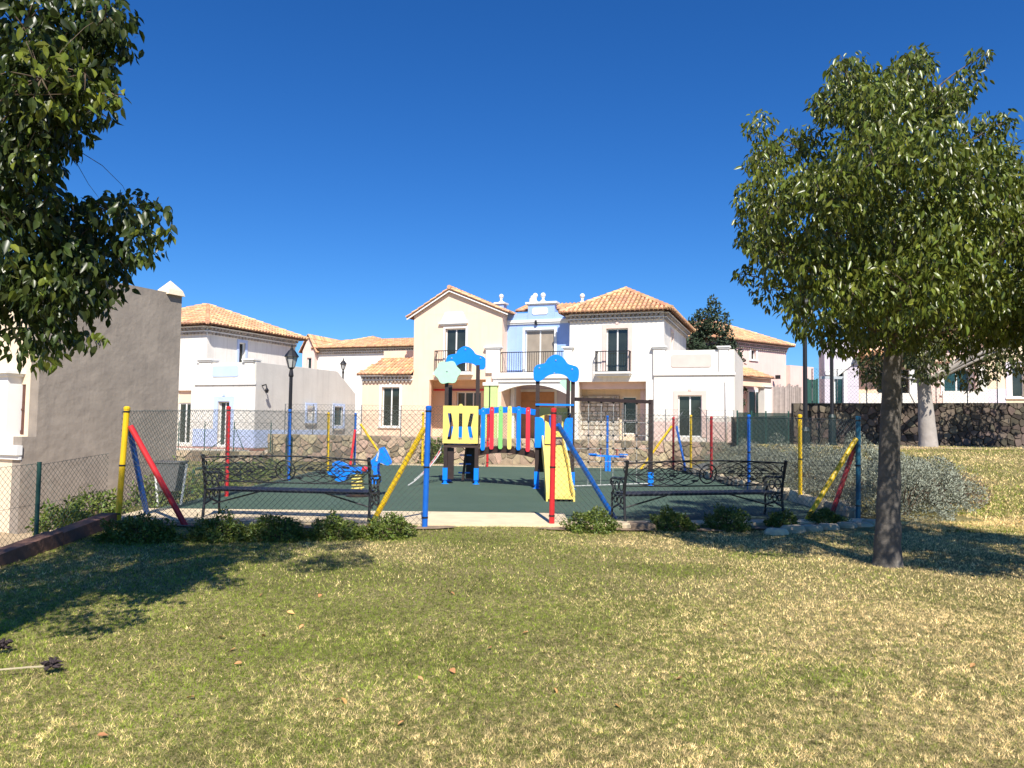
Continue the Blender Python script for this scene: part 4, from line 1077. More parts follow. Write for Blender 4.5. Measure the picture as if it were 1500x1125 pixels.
garden_fence('thin black-braced wire fence before the white hipped house', [onw(x, Yw, 1.0) for x in (862, 912, 975, 1035, 1075)], 1.3, 'greypost', 'wire',
             [(onw(1062, Yw, 1.05), onw(1024, Yw, 2.4)), (onw(972, Yw, 1.05), onw(1000, Yw, 2.2))], .14, .003, .018)
garden_fence('wire fence with thin dark posts along the top of the dark stone wall', [onw(x, 29.5, 2.58) for x in (1190, 1227, 1270, 1322, 1372, 1418, 1462)], 1.35, 'greypost', 'wire',
             [(onw(1340, 29.5, 2.65), onw(1320, 29.5, 3.7))], .14, .003, .020)
# green shade-cloth fence by the sandy verge
t = thing('mesh_fence', 'dark green cloth-covered fence between the white house and the lamp posts', 'fence', onw(1080, 29.9, .9)); o = Vector(t.location)
zt_ = at(1130, 603, 29.9).z
pts = [onw(x, 29.9, .85) for x in (1080, 1101, 1122, 1155, 1190)]
for p in pts: MB().tube([p-o, p-o+Vector((0,0,zt_-.82))], .03, 8).build('post', M['gpost'], t)
for a, b in zip(pts, pts[1:]):
    mb = MB(); n = 10
    for k in range(n): 
        p, q = a.lerp(b, k/n)-o, a.lerp(b, (k+1)/n)-o; w = .02*math.sin(k*2.1); w2 = .02*math.sin((k+1)*2.1)
        zz = zt_-.9
        mb.add([p+Vector((0,-.03+w,.05)), q+Vector((0,-.03+w2,.05)), q+Vector((0,-.03+w2,zz)), p+Vector((0,-.03+w,zz)), p+Vector((0,-.02+w,.05)), q+Vector((0,-.02+w2,.05)), q+Vector((0,-.02+w2,zz)), p+Vector((0,-.02+w,zz))],
               [(0,1,2,3),(7,6,5,4),(3,2,6,7),(1,0,4,5)])
    mb.build('cloth_panel', M['greenmesh'], t)
# reed screen and green gate beyond
p = onw(1133, 40, 1.2); t = thing('reed_screen', 'grey weathered reed screen in front of the pink house', 'screen', p)
a, b = at(1134, 564, 40), at(1176, 566, 40); n = 26
for i in range(n):
    x = (b.x-a.x)*i/n; zz = a.z-1.2+random.uniform(-.12, .1)
    MB().box(x+.006, x+(b.x-a.x)/n-.006, random.uniform(-.03, .01), .05, 0, zz).build('reed_slat', M['reed'], t)
q0_ = onw(1183, 38, 1.2); t = thing('garden_gate', 'dark green sheet metal gate behind the right lamp posts', 'gate', q0_)
wg = at(1199, 600, 38).x-q0_.x; hgt = at(1190, 556, 38).z-1.2
MB().box(0, .08, 0, .08, 0, hgt+.05).box(wg-.08, wg, 0, .08, 0, hgt+.05).build('gate_frame', M['gpost'], t)
for i in range(4): MB().box(.085+i*(wg-.17)/4+.006, .085+(i+1)*(wg-.17)/4-.006, .02, .05, .05, hgt).build('gate_panel', M['gpost'], t)

# ------------------------------------------------------------------ play structure
O = Vector((0, 20.0, .02))
ps = thing('play_structure', 'playground climbing set with two towers, arched bridge, yellow slide and climbing net', 'play set', O)
def W(px, py, D): q = at(px, py, D); return q - O
def play_post(px_, D, ztop, px_top=None):
    p = W(px_, 700, D); x = p.x
    o = MB().box(x-.048, x+.048, D-20-.048, D-20+.048, .16, ztop).build('post', M['plbrown'], ps)
    MB().box(x-.062, x+.062, D-20-.062, D-20+.062, .10, .42).lathe((x, D-20, -.03), [(.10,0),(.10,.03),(.05,.05),(.05,.16)], 10).build('foot', M['plblue'], o)
    return x
DLf, DLb, DRf, DRb = 20.3, 21.2, 19.2, 20.15
zc1 = at(680, 538, DLf).z
L0 = play_post(652, DLf, at(655, 556, DLf).z); L1_ = play_post(697.5, DLf, at(700, 536, DLf).z)
L2 = play_post(657.5, DLb, at(655, 565, DLb).z); L3 = play_post(698, DLb, at(700, 540, DLb).z)
R0 = play_post(786, DRf, at(788, 552, DRf).z); R1 = play_post(838, DRf, at(839, 552, DRf).z)
R2 = play_post(786, DRb, at(786, 556, DRb).z); R3 = play_post(831, DRb, at(830, 556, DRb).z)
def cloud(pxs, D, m, name, th=.05, bolts=()):
    poly = [(W(x, y, D).x, W(x, y, D).z) for x, y in pxs]
    # smooth the outline
    for _ in range(2):
        q = []
        for i in range(len(poly)):
            a, b = poly[i], poly[(i+1) % len(poly)]; q += [(a[0]*.75+b[0]*.25, a[1]*.75+b[1]*.25), (a[0]*.25+b[0]*.75, a[1]*.25+b[1]*.75)]
        poly = q
    y = D-20
    n = len(poly); area = sum(poly[i][0]*poly[(i+1)%n][1]-poly[(i+1)%n][0]*poly[i][1] for i in range(n))
    if area < 0: poly = poly[::-1]
    import bmesh
    bm = bmesh.new(); f0 = bm.faces.new([bm.verts.new((x, y-th, z)) for x, z in poly])
    r = bmesh.ops.extrude_face_region(bm, geom=[f0])
    bmesh.ops.translate(bm, vec=(0, th, 0), verts=[v for v in r['geom'] if isinstance(v, bmesh.types.BMVert)])
    bmesh.ops.recalc_face_normals(bm, faces=bm.faces); bmesh.ops.triangulate(bm, faces=[f for f in bm.faces if len(f.verts) > 4])
    me = bpy.data.meshes.new(name); bm.to_mesh(me); bm.free(); me.materials.append(M[m])
    o = link(name, me, ps)
    for bx_, by_ in bolts:
        c = W(bx_, by_, D); MB().lathe((0,0,0), [(.022,-.0),(.022,.012),(.012,.02)], 8).xf(Matrix.Translation((c.x, y-th, c.z)) @ Matrix.Rotation(R(90), 4, 'X')).build('bolt', M['bolt'], o)
    return o
arch = lambda x0, y0, s, k=1.: [(x0+s*u, y0+s*v) for u, v in [(-.50,.98),(-.50,.55),(-.44,.40),(-.34,.36),(-.24,.34),(-.20,.18),(-.10,.03),(0,-.02),(.10,.03),(.20,.18),(.26,.36),(.36,.40),(.47,.46),(.52,.60),(.50,1.02),(.40,1.06),(.30,1.0),(.26,.86),(.16,.76),(.02,.73),(-.12,.76),(-.22,.85),(-.30,.98),(-.40,1.04)]]
def arch_pts(l, r_, t_, b_):
    return [(l+(r_-l)*(u+.52)/1.04, t_+(b_-t_)*(v+.02)/1.08) for u, v in arch(0, 0, 1)]
cloud(arch_pts(780, 848.5, 519, 560), DRf-.055, 'plblue', 'arch_panel', bolts=[(814, 528), (790, 539), (838, 541), (812, 547)])
cloud(arch_pts(652, 712, 507, 542), DLf+.05, 'plblue', 'arch_panel', bolts=[(682, 512), (662, 525), (704, 525)])
cloud([(655.5+18.3*(1+.085*math.cos(6*a+.4))*math.cos(a), 545.5+16.6*(1+.085*math.cos(6*a+.4))*math.sin(a)) for a in [2*math.pi*k/48 for k in range(48)]], DLf-.10, 'plmint', 'flower_panel', bolts=[(655, 544)])
cloud([(818, 558), (828, 556), (838, 560), (840, 566), (837, 573), (831, 574), (824, 566)], DRb+.02, 'plmint', 'flower_panel')
# decks
zdk = W(675, 650, DLf).z
MB().box(L0-.05, L1_+.05, DLf-20.05, DLb-19.95, zdk-.10, zdk-.02).build('tower_deck', M['deck'], ps)
zdr = W(812, 655, DRf).z
MB().box(R0-.05, R1+.05, DRf-20.05, DRb-19.95, zdr-.02, zdr+.06).build('tower_deck', M['deck'], ps)
# yellow panel with three bent slots
import bmesh
x0, x1 = W(649, 620, DLf-.06).x, W(700.5, 620, DLf-.06).x; z1_, z0_ = W(675, 594.5, DLf-.06).z, W(675, 649.5, DLf-.06).z
Px = lambda u: x0+(x1-x0)*u
Pz = lambda v: z0_+(z1_-z0_)*v
def slot_panel():
    mb = MB(); y0, y1 = DLf-20.10, DLf-20.06
    # rows of the panel; slots as quads leaning in or out
    rows = [0, .08, .27, .52, .78, 1.0]
    slots = [([.155, .165, .255, .185], .105), ([.455, .455, .455, .455], .10), ([.755, .745, .655, .735], .105)]
    slots = [([.13, .20, .13], .10), ([.45, .45, .45], .10), ([.77, .70, .77], .10)]
    vr = [.10, .46, .80]
    cols = []
    for j in range(3):
        u = [0]
        for cx, w in slots: u += [cx[j], cx[j]+w]
        cols.append(u+[1])
    def quad(a, b, c, d):
        k = [(Px(p[0]), y0, Pz(p[1])) for p in (a, b, c, d)] + [(Px(p[0]), y1, Pz(p[1])) for p in (a, b, c, d)]
        mb.add(k, [(0,1,2,3),(7,6,5,4),(0,4,5,1),(1,5,6,2),(2,6,7,3),(3,7,4,0)])
    e = .0008
    for j in range(2):
        for i in range(0, 8, 2):
            quad((cols[j][i], vr[j]+e), (cols[j][i+1], vr[j]+e), (cols[j+1][i+1], vr[j+1]-e), (cols[j+1][i], vr[j+1]-e))
    quad((0, 0), (1, 0), (1, vr[0]), (0, vr[0])); quad((0, vr[2]), (1, vr[2]), (1, 1), (0, 1))
    quad((.44, 1.001), (.56, 1.001), (.53, 1.05), (.47, 1.05))
    return mb
slot_panel().build('guard_panel', M['plyellow'], ps, label='yellow panel with three bent slots')
# tower side panels and rails behind
for a_, b_ in (((L0, DLf), (L2, DLb)), ((L2, DLb), (L3, DLb))):
    MB().bar((a_[0], a_[1]-20, zdk+.55), (b_[0], b_[1]-20, zdk+.55), .03, .75).build('side_panel', M['plblue'], ps) if a_[0] != L2 else MB().bar((a_[0]+.05, a_[1]-20, zdk+.30), (b_[0]-.05, b_[1]-20, zdk+.30), .03, .30).build('side_panel', M['plblue'], ps)
zz = W(685, 571, DLb).z
MB().bar((L2, DLb-20, zz), (L3, DLb-20, zz), .05, .05).build('top_rail', M['plred'], ps)
# right tower: rear yellow panel with windows, blue crossbars
y_ = DRb-20-.05
za, zb_ = W(808, 597, DRb).z, W(808, 640, DRb).z
mb = MB().wall(R2+.05, R3-.02, zb_, za, y_-.04, y_, [(R2+.18, R2+.36, zb_+.15, za-.20), (R2+.48, R2+.64, zb_+.15, za-.20)]).build('guard_panel', M['plyellow'], ps, label='yellow rear panel with two openings')
zz = W(812, 593, DRf).z; MB().bar((R0-.05, DRf-20.06, zz), (R1+.02, DRf-20.06, zz), .045, .045).build('top_rail', M['plblue'], ps)
MB().box(R1-.015, R1+.015, DRf-19.94, DRb-20.06, zdr+.12, zdr+.85).build('side_panel', M['plblue'], ps); MB().box(R0+.055, R1-.055, DRb-20.03, DRb-20.0, .35, zdr-.05).build('dark_board', M['plbrown'], ps)  # dark board added below the right deck, at the rear
# slide entrance guards
def guard(px0, px1, py0, py1, D, flip, m='plblue'):
    a, b = W(px0, py0, D), W(px1, py1, D); w = b.x-a.x; h = a.z-b.z
    pts = [(0,0),(.75,0),(1,.35),(1,.80),(.85,.95),(.6,1.0),(0,1.0)]
    if flip: pts = [(1-u, v) for u, v in pts]
    MB().prism([(a.x+w*u, b.z+h*v) for u, v in pts], D-20-.05, D-20, .008).build('slide_guard', M[m], ps)
guard(783.5, 797.5, 611, 656, DRf-.06, False); guard(826, 838.5, 612, 660, DRf-.06, True)
# slide: bed and two side walls
sl = None
zt_s = zdr+.06
cx = (R0+R1)/2 - .05; hw = .235
prof = [(DRf-20.0, zt_s), (DRf-20.25, zt_s-.06), (-2.6, .62), (-3.35, .22), (-3.75, .10), (-4.05, .09)]
bed = MB(); n = len(prof)
vs = [(cx+s_*(hw+.03*i/n), y, z) for i, (y, z) in enumerate(prof) for s_ in (-1, 1)]; vs2 = [(x, y, z-.04) for x, y, z in vs]
bed.add(vs+vs2, [(2*i, 2*i+1, 2*i+3, 2*i+2) for i in range(n-1)] + [(2*n+2*i+2, 2*n+2*i+3, 2*n+2*i+1, 2*n+2*i) for i in range(n-1)] + [(2*n-2, 2*n-1, 4*n-1, 4*n-2)])
slide = bed.build('slide', M['plyellow'], ps)
for s_ in (-1, 1):
    mb = MB()
    a = []; 
    for i, (y, z) in enumerate(prof):
        hgt = .20 if 0 < i < n-1 else (.30 if i == 0 else .10)
        x = cx+s_*(hw+.03*i/n)
        a += [(x, y, max(z-.16, 0)), (x+s_*.04, y, max(z-.16, 0)), (x+s_*.04, y, z+hgt), (x, y, z+hgt)]
    mb.add(a, [(4*i+j, 4*i+(j+1) % 4, 4*i+4+(j+1) % 4, 4*i+4+j) for i in range(n-1) for j in range(4)] + [(3,2,1,0), (4*n-4, 4*n-3, 4*n-2, 4*n-1)])
    mb.build('slide_wall', M['plyellow'], slide)
MB().prism([(cx-hw+.03, zt_s+.02), (cx-hw+.20, zt_s+.02), (cx-hw+.20, zt_s+.32), (cx-hw+.12, zt_s+.55), (cx-hw+.03, zt_s+.60)], DRf-20.12, DRf-20.07, .008).build('slide_guard', M['plyellow'], ps)
# bridge
xa, xb = L1_+.05, R0-.05; nb = 14
def bz(u): return 4*u*(1-u)
yb0, yb1 = DLf-20+.18, DRf-20+.18                       # bridge runs slightly forward towards the right tower
yb = lambda u: (DLf-19.98)*(1-u)+(DRf-19.98)*u
mb = MB()
zb0 = W(740, 659, 19.8).z
rows_ = 9
for i in range(rows_):
    u0, u1 = i/rows_, (i+1)/rows_-.012
    z0, z1 = zb0-.06+.10*bz(u0), zb0-.06+.10*bz(u1)
    xa0, xa1 = xa+(xb-xa)*u0, xa+(xb-xa)*u1
    MB().add([(xa0,yb(u0),z0),(xa1,yb(u1),z1),(xa1,yb(u1)+.75,z1),(xa0,yb(u0)+.75,z0),(xa0,yb(u0),z0+.05),(xa1,yb(u1),z1+.05),(xa1,yb(u1)+.75,z1+.05),(xa0,yb(u0)+.75,z0+.05)],
             [(0,3,2,1),(4,5,6,7),(0,1,5,4),(1,2,6,5),(2,3,7,6),(3,0,4,7)]).build('bridge_plank', M['deck'], ps)
for off in (-.03, .78):
    mb = MB(); pts = [(xa+(xb-xa)*k/10, yb(k/10)+off, zb0-.12+.10*bz(k/10)) for k in range(11)]
    for a_, b_ in zip(pts, pts[1:]): mb.bar(a_, b_, .05, .12)
    mb.build('bridge_beam', M['deck'], ps)
zr0 = W(740, 600, 19.8).z
for off, pal in ((-.07, ['plblue', 'plred', 'plgreen', 'plyellow', 'plblue', 'plred']), (.82, ['plred', 'plgreen', 'plyellow', 'plblue', 'plred', 'plgreen'])):
    mb = MB(); pts = [(xa+(xb-xa)*k/12, yb(k/12)+off, zr0-.07+.07*bz(k/12)) for k in range(13)]
    for a_, b_ in zip(pts, pts[1:]): mb.bar(a_, b_, .03, .14)
    mb.build('bridge_rail', M['plblue'], ps)
    for k, m in enumerate(pal):
        u = (708.5 + k*12.9-702)/(783-702) if off < 0 else (k+.35)/6
        x = xa+(xb-xa)*u; w = .055; z0, z1 = zb0-.06+.08*bz(u), zr0+.03+.06*bz(u)
        MB().prism([(x-w,z0+.04),(x-w*.6,z0),(x+w*.6,z0),(x+w,z0+.04),(x+w,z1-.04),(x+w*.6,z1),(x-w*.6,z1),(x-w,z1-.04)], yb(u)+off-.06, yb(u)+off-.022, .006).build('baluster', M[m], ps)
        c = MB().lathe((0,0,0), [(.016,0),(.016,.01),(.008,.015)], 8).xf(Matrix.Translation((x, yb(u)+off-.06, z1-.09)) @ Matrix.Rotation(R(90), 4, 'X')).build('bolt', M['bolt'], ps)
# tube tunnel / dark ramp behind the left tower
mb = MB().bar((L0+.42, DLb-20.1, .05), (L0+.52, DLb-20.1, zdk), .28, .06).build('ladder_board', M['plbrown'], ps)
MB().box(L0+.05, L0+.22, DLf-19.95, DLf-19.92, .12, zdk-.11).build('dark_board', M['plbrown'], ps); MB().box(L0+.50, L1_-.06, DLb-20.12, DLb-20.06, .08, zdk-.11).build('dark_board', M['plbrown'], ps)  # dark boards added to fill the dark space below the deck
for k in range(4): MB().bar((L0+.30+.02*k, DLb-20.2, .25+.24*k), (L0+.62+.02*k, DLb-20.2, .25+.24*k), .05, .04).build('rung', M['plblue'], ps)
# sloping bar climber at the left
p0_, p1_ = [gp(598, 711, .05)-O, gp(607, 703, .05)-O], [W(646, 662, DLf+.2), W(649, 652, DLf+.6)]
rails = []
for a_, b_ in zip(p0_, p1_):
    pts = [a_.lerp(b_, k/8) + Vector((0, 0, -.10*bz(k/8))) for k in range(9)]; rails.append(pts)
    MB().tube(pts, .018, 8).build('climber_rail', M['rope'], ps)
for k in (3, 4, 5, 6, 7): MB().tube([rails[0][k], rails[1][k]], .016, 6).build('climber_rung', M['plred'], ps)
# climbing net frame
DN = 20.6
zbm = W(900, 588, DN).z; xn1 = W(953, 650, DN).x
MB().bar((R1+.05, DRf-19.9, zbm), (xn1, DN-20, zbm), .09, .09).build('net_beam', M['plbrown'], ps)
o = MB().box(xn1-.055, xn1+.055, DN-20.05, DN-19.95, .16, zbm+.06).build('post', M['plbrown'], ps)
MB().box(xn1-.07, xn1+.07, DN-20.07, DN-19.93, .06, .36).lathe((xn1, DN-20, -.03), [(.11,0),(.11,.03),(.05,.05),(.05,.1)], 10).build('foot', M['plblue'], o)
cxs = [W(x, 640, DN).x for x in (856, 875, 893.5, 912, 930.5)]
zs_ = [zbm-.05] + [W(900, y, DN).z for y in (618.5, 637.5, 656, 674.5)] + [.06]
ropes = MB()
def ny(x): return (DRf-19.9)+(DN-DRf-.1)*(x-R1)/(xn1-R1)
for x in cxs: ropes.tube([(x, ny(x), zs_[0]), (x, ny(x), zs_[-1])], .0055, 5)
for z in zs_[1:-1]: ropes.tube([(R1, ny(R1), z), (xn1, ny(xn1), z)], .0055, 5)
ropes.tube([(R1, ny(R1), zs_[-1]), (xn1, ny(xn1), zs_[-1])], .016, 6)
net = ropes.build('climbing_net', M['rope'], ps)
kn = MB().ball((0, 0, 0), .032, 8, 6).mesh('knot', M['iron'], True)
for x in cxs:
    for z in zs_[:-1]: link('knot', kn, net, loc=(x, ny(x), z))
for z in zs_[1:-2]: link('knot', kn, net, loc=(xn1-.07, ny(xn1), z))

# ------------------------------------------------------------------ spring horse
hp = gp(524, 727, .02); D = hp.y
hr = thing('spring_rider', 'blue horse-shaped spring rider with red grip on a yellow coil spring', 'spring toy', hp)
def hx(px, py): q = at(px, py, D)-hp; return (q.x, q.z)
def cut(pts, y0, y1, m, name, sm=1):
    poly = [hx(*p) for p in pts]
    for _ in range(sm): poly = [q for i in range(len(poly)) for q in ((poly[i][0]*.8+poly[(i+1) % len(poly)][0]*.2, poly[i][1]*.8+poly[(i+1) % len(poly)][1]*.2), (poly[i][0]*.2+poly[(i+1) % len(poly)][0]*.8, poly[i][1]*.2+poly[(i+1) % len(poly)][1]*.8))]
    n = len(poly); area = sum(poly[i][0]*poly[(i+1)%n][1]-poly[(i+1)%n][0]*poly[i][1] for i in range(n))
    if area < 0: poly = poly[::-1]
    bm = bmesh.new(); f0 = bm.faces.new([bm.verts.new((x, y0, z)) for x, z in poly]); r = bmesh.ops.extrude_face_region(bm, geom=[f0])
    bmesh.ops.translate(bm, vec=(0, y1-y0, 0), verts=[v for v in r['geom'] if isinstance(v, bmesh.types.BMVert)])
    bmesh.ops.recalc_face_normals(bm, faces=bm.faces); bmesh.ops.triangulate(bm, faces=[f for f in bm.faces if len(f.verts) > 4])
    me = bpy.data.meshes.new(name); bm.to_mesh(me); bm.free(); me.materials.append(M[m]); return link(name, me, hr)
for y in (-.16, .10):
    cut([(546, 708), (545, 700), (549, 694), (549, 688), (541, 683), (543, 676), (552, 668), (556, 659), (561, 654), (564, 658), (568, 666), (573, 676), (572, 681), (566, 681), (560, 677), (555, 678), (554, 690), (557, 700), (557, 707), (552, 709)], y, y+.05, 'plblue', 'horse_panel')
    cut([(481, 690), (490, 686), (489, 678), (494, 675), (500, 677), (508, 681), (512, 686), (540, 687), (542, 692), (512, 694), (508, 703), (499, 705), (492, 702), (494, 696), (484, 695)], y, y+.05, 'plblue', 'body_panel')
MB().box(hx(498, 684)[0], hx(538, 684)[0], -.11, .10, hx(510, 687)[1], hx(510, 685)[1]+.02).build('seat', M['plblue'], hr)
c = hx(538, 686); MB().tube([(c[0], -.30, c[1]), (c[0], .26, c[1])], .035, 8).ball((c[0], -.30, c[1]), .065, 10, 8).build('grip', M['plred'], hr, smooth=True)
c = hx(557, 666); MB().prism([hx(552, 675), hx(555, 675), hx(558, 660), hx(556, 659)], -.175, -.161).build('bridle', M['rope'], hr)
MB().tube([(.135*math.cos(t*.6), .13*math.sin(t*.6), .06+t*.0065) for t in range(0, 74)], .017, 6).build('coil_spring', M['plyellow'], hr, smooth=True)
MB().lathe((0, 0, -.01), [(.26,0),(.26,.04),(.2,.06)], 16).build('base_plate', M['plbrown'], hr)
# ------------------------------------------------------------------ small seesaw behind the net
sp_ = gp(890, 690, .02); D = sp_.y
se = thing('seesaw', 'small blue seesaw with red handles near the back fence, seen through the net', 'seesaw', sp_)
sx0, sx1 = at(864, 667, D).x-sp_.x, at(917, 669, D).x-sp_.x; zs = at(890, 668, D).z-.02
MB().bar((sx0, 0, zs+.02), (sx1, 0, zs-.02), .12, .06).build('beam', M['plblue'], se)
MB().box(-.10, -.02, -.1, .1, 0, zs-.03).box(.02, .10, -.1, .1, 0, zs-.03).build('stand', M['plblue'], se)
for s_ in (sx0*.42, sx1*.5):
    MB().tube([(s_, 0, zs+.02), (s_, 0, zs+.22)], .02, 8).tube([(s_, -.2, zs+.22), (s_, .2, zs+.22)], .02, 8).build('handle', M['plred'], se)
for s_ in (sx0*.85, sx1*.85): MB().box(s_-.14, s_+.14, -.14, .14, zs+.04, zs+.08).build('seat', M['plblue'], se)

# ------------------------------------------------------------------ benches (ornate cast iron, backs towards the camera)
def make_bench(loc, rz, Wd, label):
    t = thing('park_bench', label, 'bench', loc, rz, 'ornate iron benches facing the play set'); hw = Wd/2
    # local: y+ is the sitting side
    for i in range(5):
        y = .10+i*.095; MB().box(-hw+.05, hw-.05, y, y+.07, .435, .452).build('seat_slat', M['benchblue'], t)
    for s in (-1, 1):
        x = s*hw
        b = MB()
        b.tube([(x, .0, 0), (x, .03, .22), (x, .05, .44), (x, .0, .70), (x, -.07, 1.0)], [.026, .021, .024, .023, .030], 8)
        b.tube([(x, .55, 0), (x, .52, .15), (x, .53, .30), (x, .52, .44)], [.024, .019, .019, .022], 8)
        b.tube([(x, .04, .43), (x, .30, .41), (x, .54, .43)], .019, 8)
        b.tube([(x, .04, .20), (x, .28, .26), (x, .52, .18)], .018, 6)
        e = b.build('end_frame', M['iron'], t)
        a = MB(); a.tube([(x, -.02, .72), (x, .12, .70), (x, .30, .69), (x, .48, .69), (x, .57, .66), (x, .58, .60), (x, .53, .57), (x, .49, .60), (x, .50, .63)], .022, 8)
        a.tube([(x, .50, .44), (x, .47, .52), (x, .52, .58)], .02, 8); a.build('armrest', M['iron'], e)
        sc = MB()
        def ring(cy, cz, r, k0=0, k1=14): sc.tube([(x, cy+r*math.cos(2*math.pi*k/14), cz+r*math.sin(2*math.pi*k/14)) for k in range(k0, k1+1)], .012, 5)
        ring(.16, .58, .085); ring(.34, .56, .075); ring(.25, .33, .06); ring(.12, .34, .05); ring(.40, .34, .055); ring(.02, .85, .045); ring(.25, .10, .0001) if False else None
        sc.build('scrollwork', M['iron'], e, kind='stuff')
    # back: arched frame filled with woven leaf scrolls
    bk = MB()
    top = lambda u: .955+.045*(1-u*u); bot = lambda u: .585-.012*(1-u*u)
    yv = lambda z: .02-.09*(z-.55)/.45
    N = 40
    for fz, r in ((top, .014), (bot, .012)):
        bk.tube([(u*hw, yv(fz(u)), fz(u)) for u in [(-1+2*k/N) for k in range(N+1)]], r, 6)
    frame = bk.build('backrest', M['iron'], t)
    sc = MB()
    def curve(f, u0, u1, r=.012, n=16):
        pts = []
        for k in range(n+1):
            u = u0+(u1-u0)*k/n; v = f(k/n); z = bot(u)+(top(u)-bot(u))*min(max(v, .0), 1.); pts.append((u*hw, yv(z), z))
        sc.tube(pts, r, 5, cap=False)
    for s in (-1, 1):
        for k in range(4):                                  # wide leaf arcs sweeping out from the centre, staggered
            a0 = .02+.17*k; a1 = min(.99, a0+.52)
            curve(lambda t_, k=k: .5+.46*math.sin(math.pi*t_), s*a0, s*a1, .0075)
            curve(lambda t_, k=k: .5-.46*math.sin(math.pi*t_), s*a0, s*a1, .0075)
            curve(lambda t_, k=k: .5+.24*math.sin(math.pi*t_), s*(a0+.05), s*(a1-.05), .0065)
            curve(lambda t_, k=k: .5-.24*math.sin(math.pi*t_), s*(a0+.05), s*(a1-.05), .0065)
        curve(lambda t_: .5, s*.1, s*.98, .0075)
        for k in range(6):                                  # small leaves on the stems
            u = s*(.16+.14*k); z = .66+.22*((k*37) % 10)/10; x = u*hw
            sc.prism([(x-.07, z), (x-.02, z+.022), (x+.05, z+.012), (x+.075, z), (x+.04, z-.02), (x-.03, z-.018)], yv(z)-.008, yv(z)+.008)
    for k in range(2):
        r = .16-.07*k; sc.tube([(r*math.cos(2*math.pi*j/18), yv(.78+r*math.sin(2*math.pi*j/18)), .775+r*math.sin(2*math.pi*j/18)) for j in range(19)], .012, 5)
    sc.build('leaf_scrollwork', M['iron'], frame, kind='stuff')
    for s in (-1, 1):
        MB().tube([(s*(hw-.02), .27, .18), (s*hw*.35, .27, .42)], .014, 6).build('brace', M['iron'], t)
    MB().box(-hw+.05, hw-.05, .12, .17, .405, .434).box(-hw+.05, hw-.05, .42, .47, .405, .434).build('seat_rail', M['iron'], t)
    return t
pa, pb = gp(297, 757, .05), gp(540, 764, .05)
mid = (pa+pb)/2; make_bench((mid.x, mid.y, .05), math.atan2(pb.y-pa.y, pb.x-pa.x), (pb-pa).length, 'ornate black iron bench with dark slats in front of the blue horse rider')
pa, pb = gp(916, 766, .03), gp(1148, 760, .03)
mid = (pa+pb)/2; make_bench((mid.x, mid.y, .04), math.atan2(pb.y-pa.y, pb.x-pa.x), (pb-pa).length, 'ornate black iron bench with dark slats between the blue brace and the silver shrubs')

# ------------------------------------------------------------------ kerb stones along the right side and corner
def kstone(name, x, y, z, sx, sy, sz, m, rz=0.):
    mb = MB(); pts = []
    for k in range(8):
        a = 2*math.pi*(k+.5)/8; pts.append((sx*math.cos(a)*random.uniform(.85, 1.1)*1.05, sy*math.sin(a)*random.uniform(.85, 1.1)*1.05))
    rings = [(0, 1.0), (sz*.75, .97), (sz, .78)]
    vs = [(p[0]*k, p[1]*k, zz+random.uniform(-.01, .01)) for zz, k in rings for p in pts]
    mb.add(vs, [(i*8+k, i*8+(k+1)%8, (i+1)*8+(k+1)%8, (i+1)*8+k) for i in range(2) for k in range(8)]+[tuple(range(16, 24))])
    return mb, (x, y, z)
kb = thing('stone_kerb', 'row of pale rough kerb stones between the green floor and the silver shrubs', 'kerb', (6.3, 13.4, 0))
y = 13.9
while y < 28.5:
    L_ = random.uniform(.35, .6); mb, lc = kstone('stone', 0, 0, 0, .15, L_/2, random.uniform(.20, .28), None)
    mb.build('stone', M['kerbstone'], kb, loc=(6.27-6.3+random.uniform(-.03, .03), y+L_/2-13.4, -.03)); y += L_*.98
fk = thing('stone_kerb', 'pale kerb stones below the teal corner post and yellow brace', 'kerb', (4.6, 13.0, 0))
for px, py in ((1138, 775), (1163, 773), (1188, 771), (1215, 769), (1240, 767), (1262, 766), (1280, 765)):
    q = gp(px, py, .06); mb, lc = kstone('stone', 0, 0, 0, random.uniform(.16, .22), .14, random.uniform(.14, .2), None); mb.build('stone', M['kerbstone'], fk, loc=(q.x-4.6, q.y-13., -.09+H(q.x, min(q.y, 12.4))))
for i, (px, py, lb) in enumerate(((912, 772, 'pale flat stone at the foot of the blue brace'), (938, 773, 'brown flat stone before the left leg of the right bench'))):
    q = gp(px, py, .03); mb, lc = kstone('stone', 0, 0, 0, .24, .16, .13, None); tag(mb.build('stone', M['kerbstone'] if i == 0 else M['stone'], loc=(q.x, q.y, -.02)), lb, 'stone')

# ------------------------------------------------------------------ lamp posts, street sign, bin
def lantern(t, z, s=1.):
    l = MB().lathe((0,0,z), [(.05*s,0),(.09*s,.03*s),(.10*s,.06*s)], 8).build('lantern_base', M['iron'], t)
    MB().lathe((0,0,z+.06*s), [(.10*s,0),(.19*s,.34*s)], 6).build('lantern_glass', M['lampglass'], t)
    b = MB()
    for k in range(6):
        a = 2*math.pi*k/6; b.tube([(.102*s*math.cos(a), .102*s*math.sin(a), z+.06*s), (.193*s*math.cos(a), .193*s*math.sin(a), z+.40*s)], .012*s, 5)
    b.build('lantern_frame', M['iron'], t)
    MB().lathe((0,0,z+.40*s), [(.24*s,0),(.22*s,.04*s),(.11*s,.20*s),(.05*s,.24*s),(.05*s,.28*s),(.025*s,.33*s),(.04*s,.36*s),(.004,.42*s)], 10).build('lantern_cap', M['iron'], t)
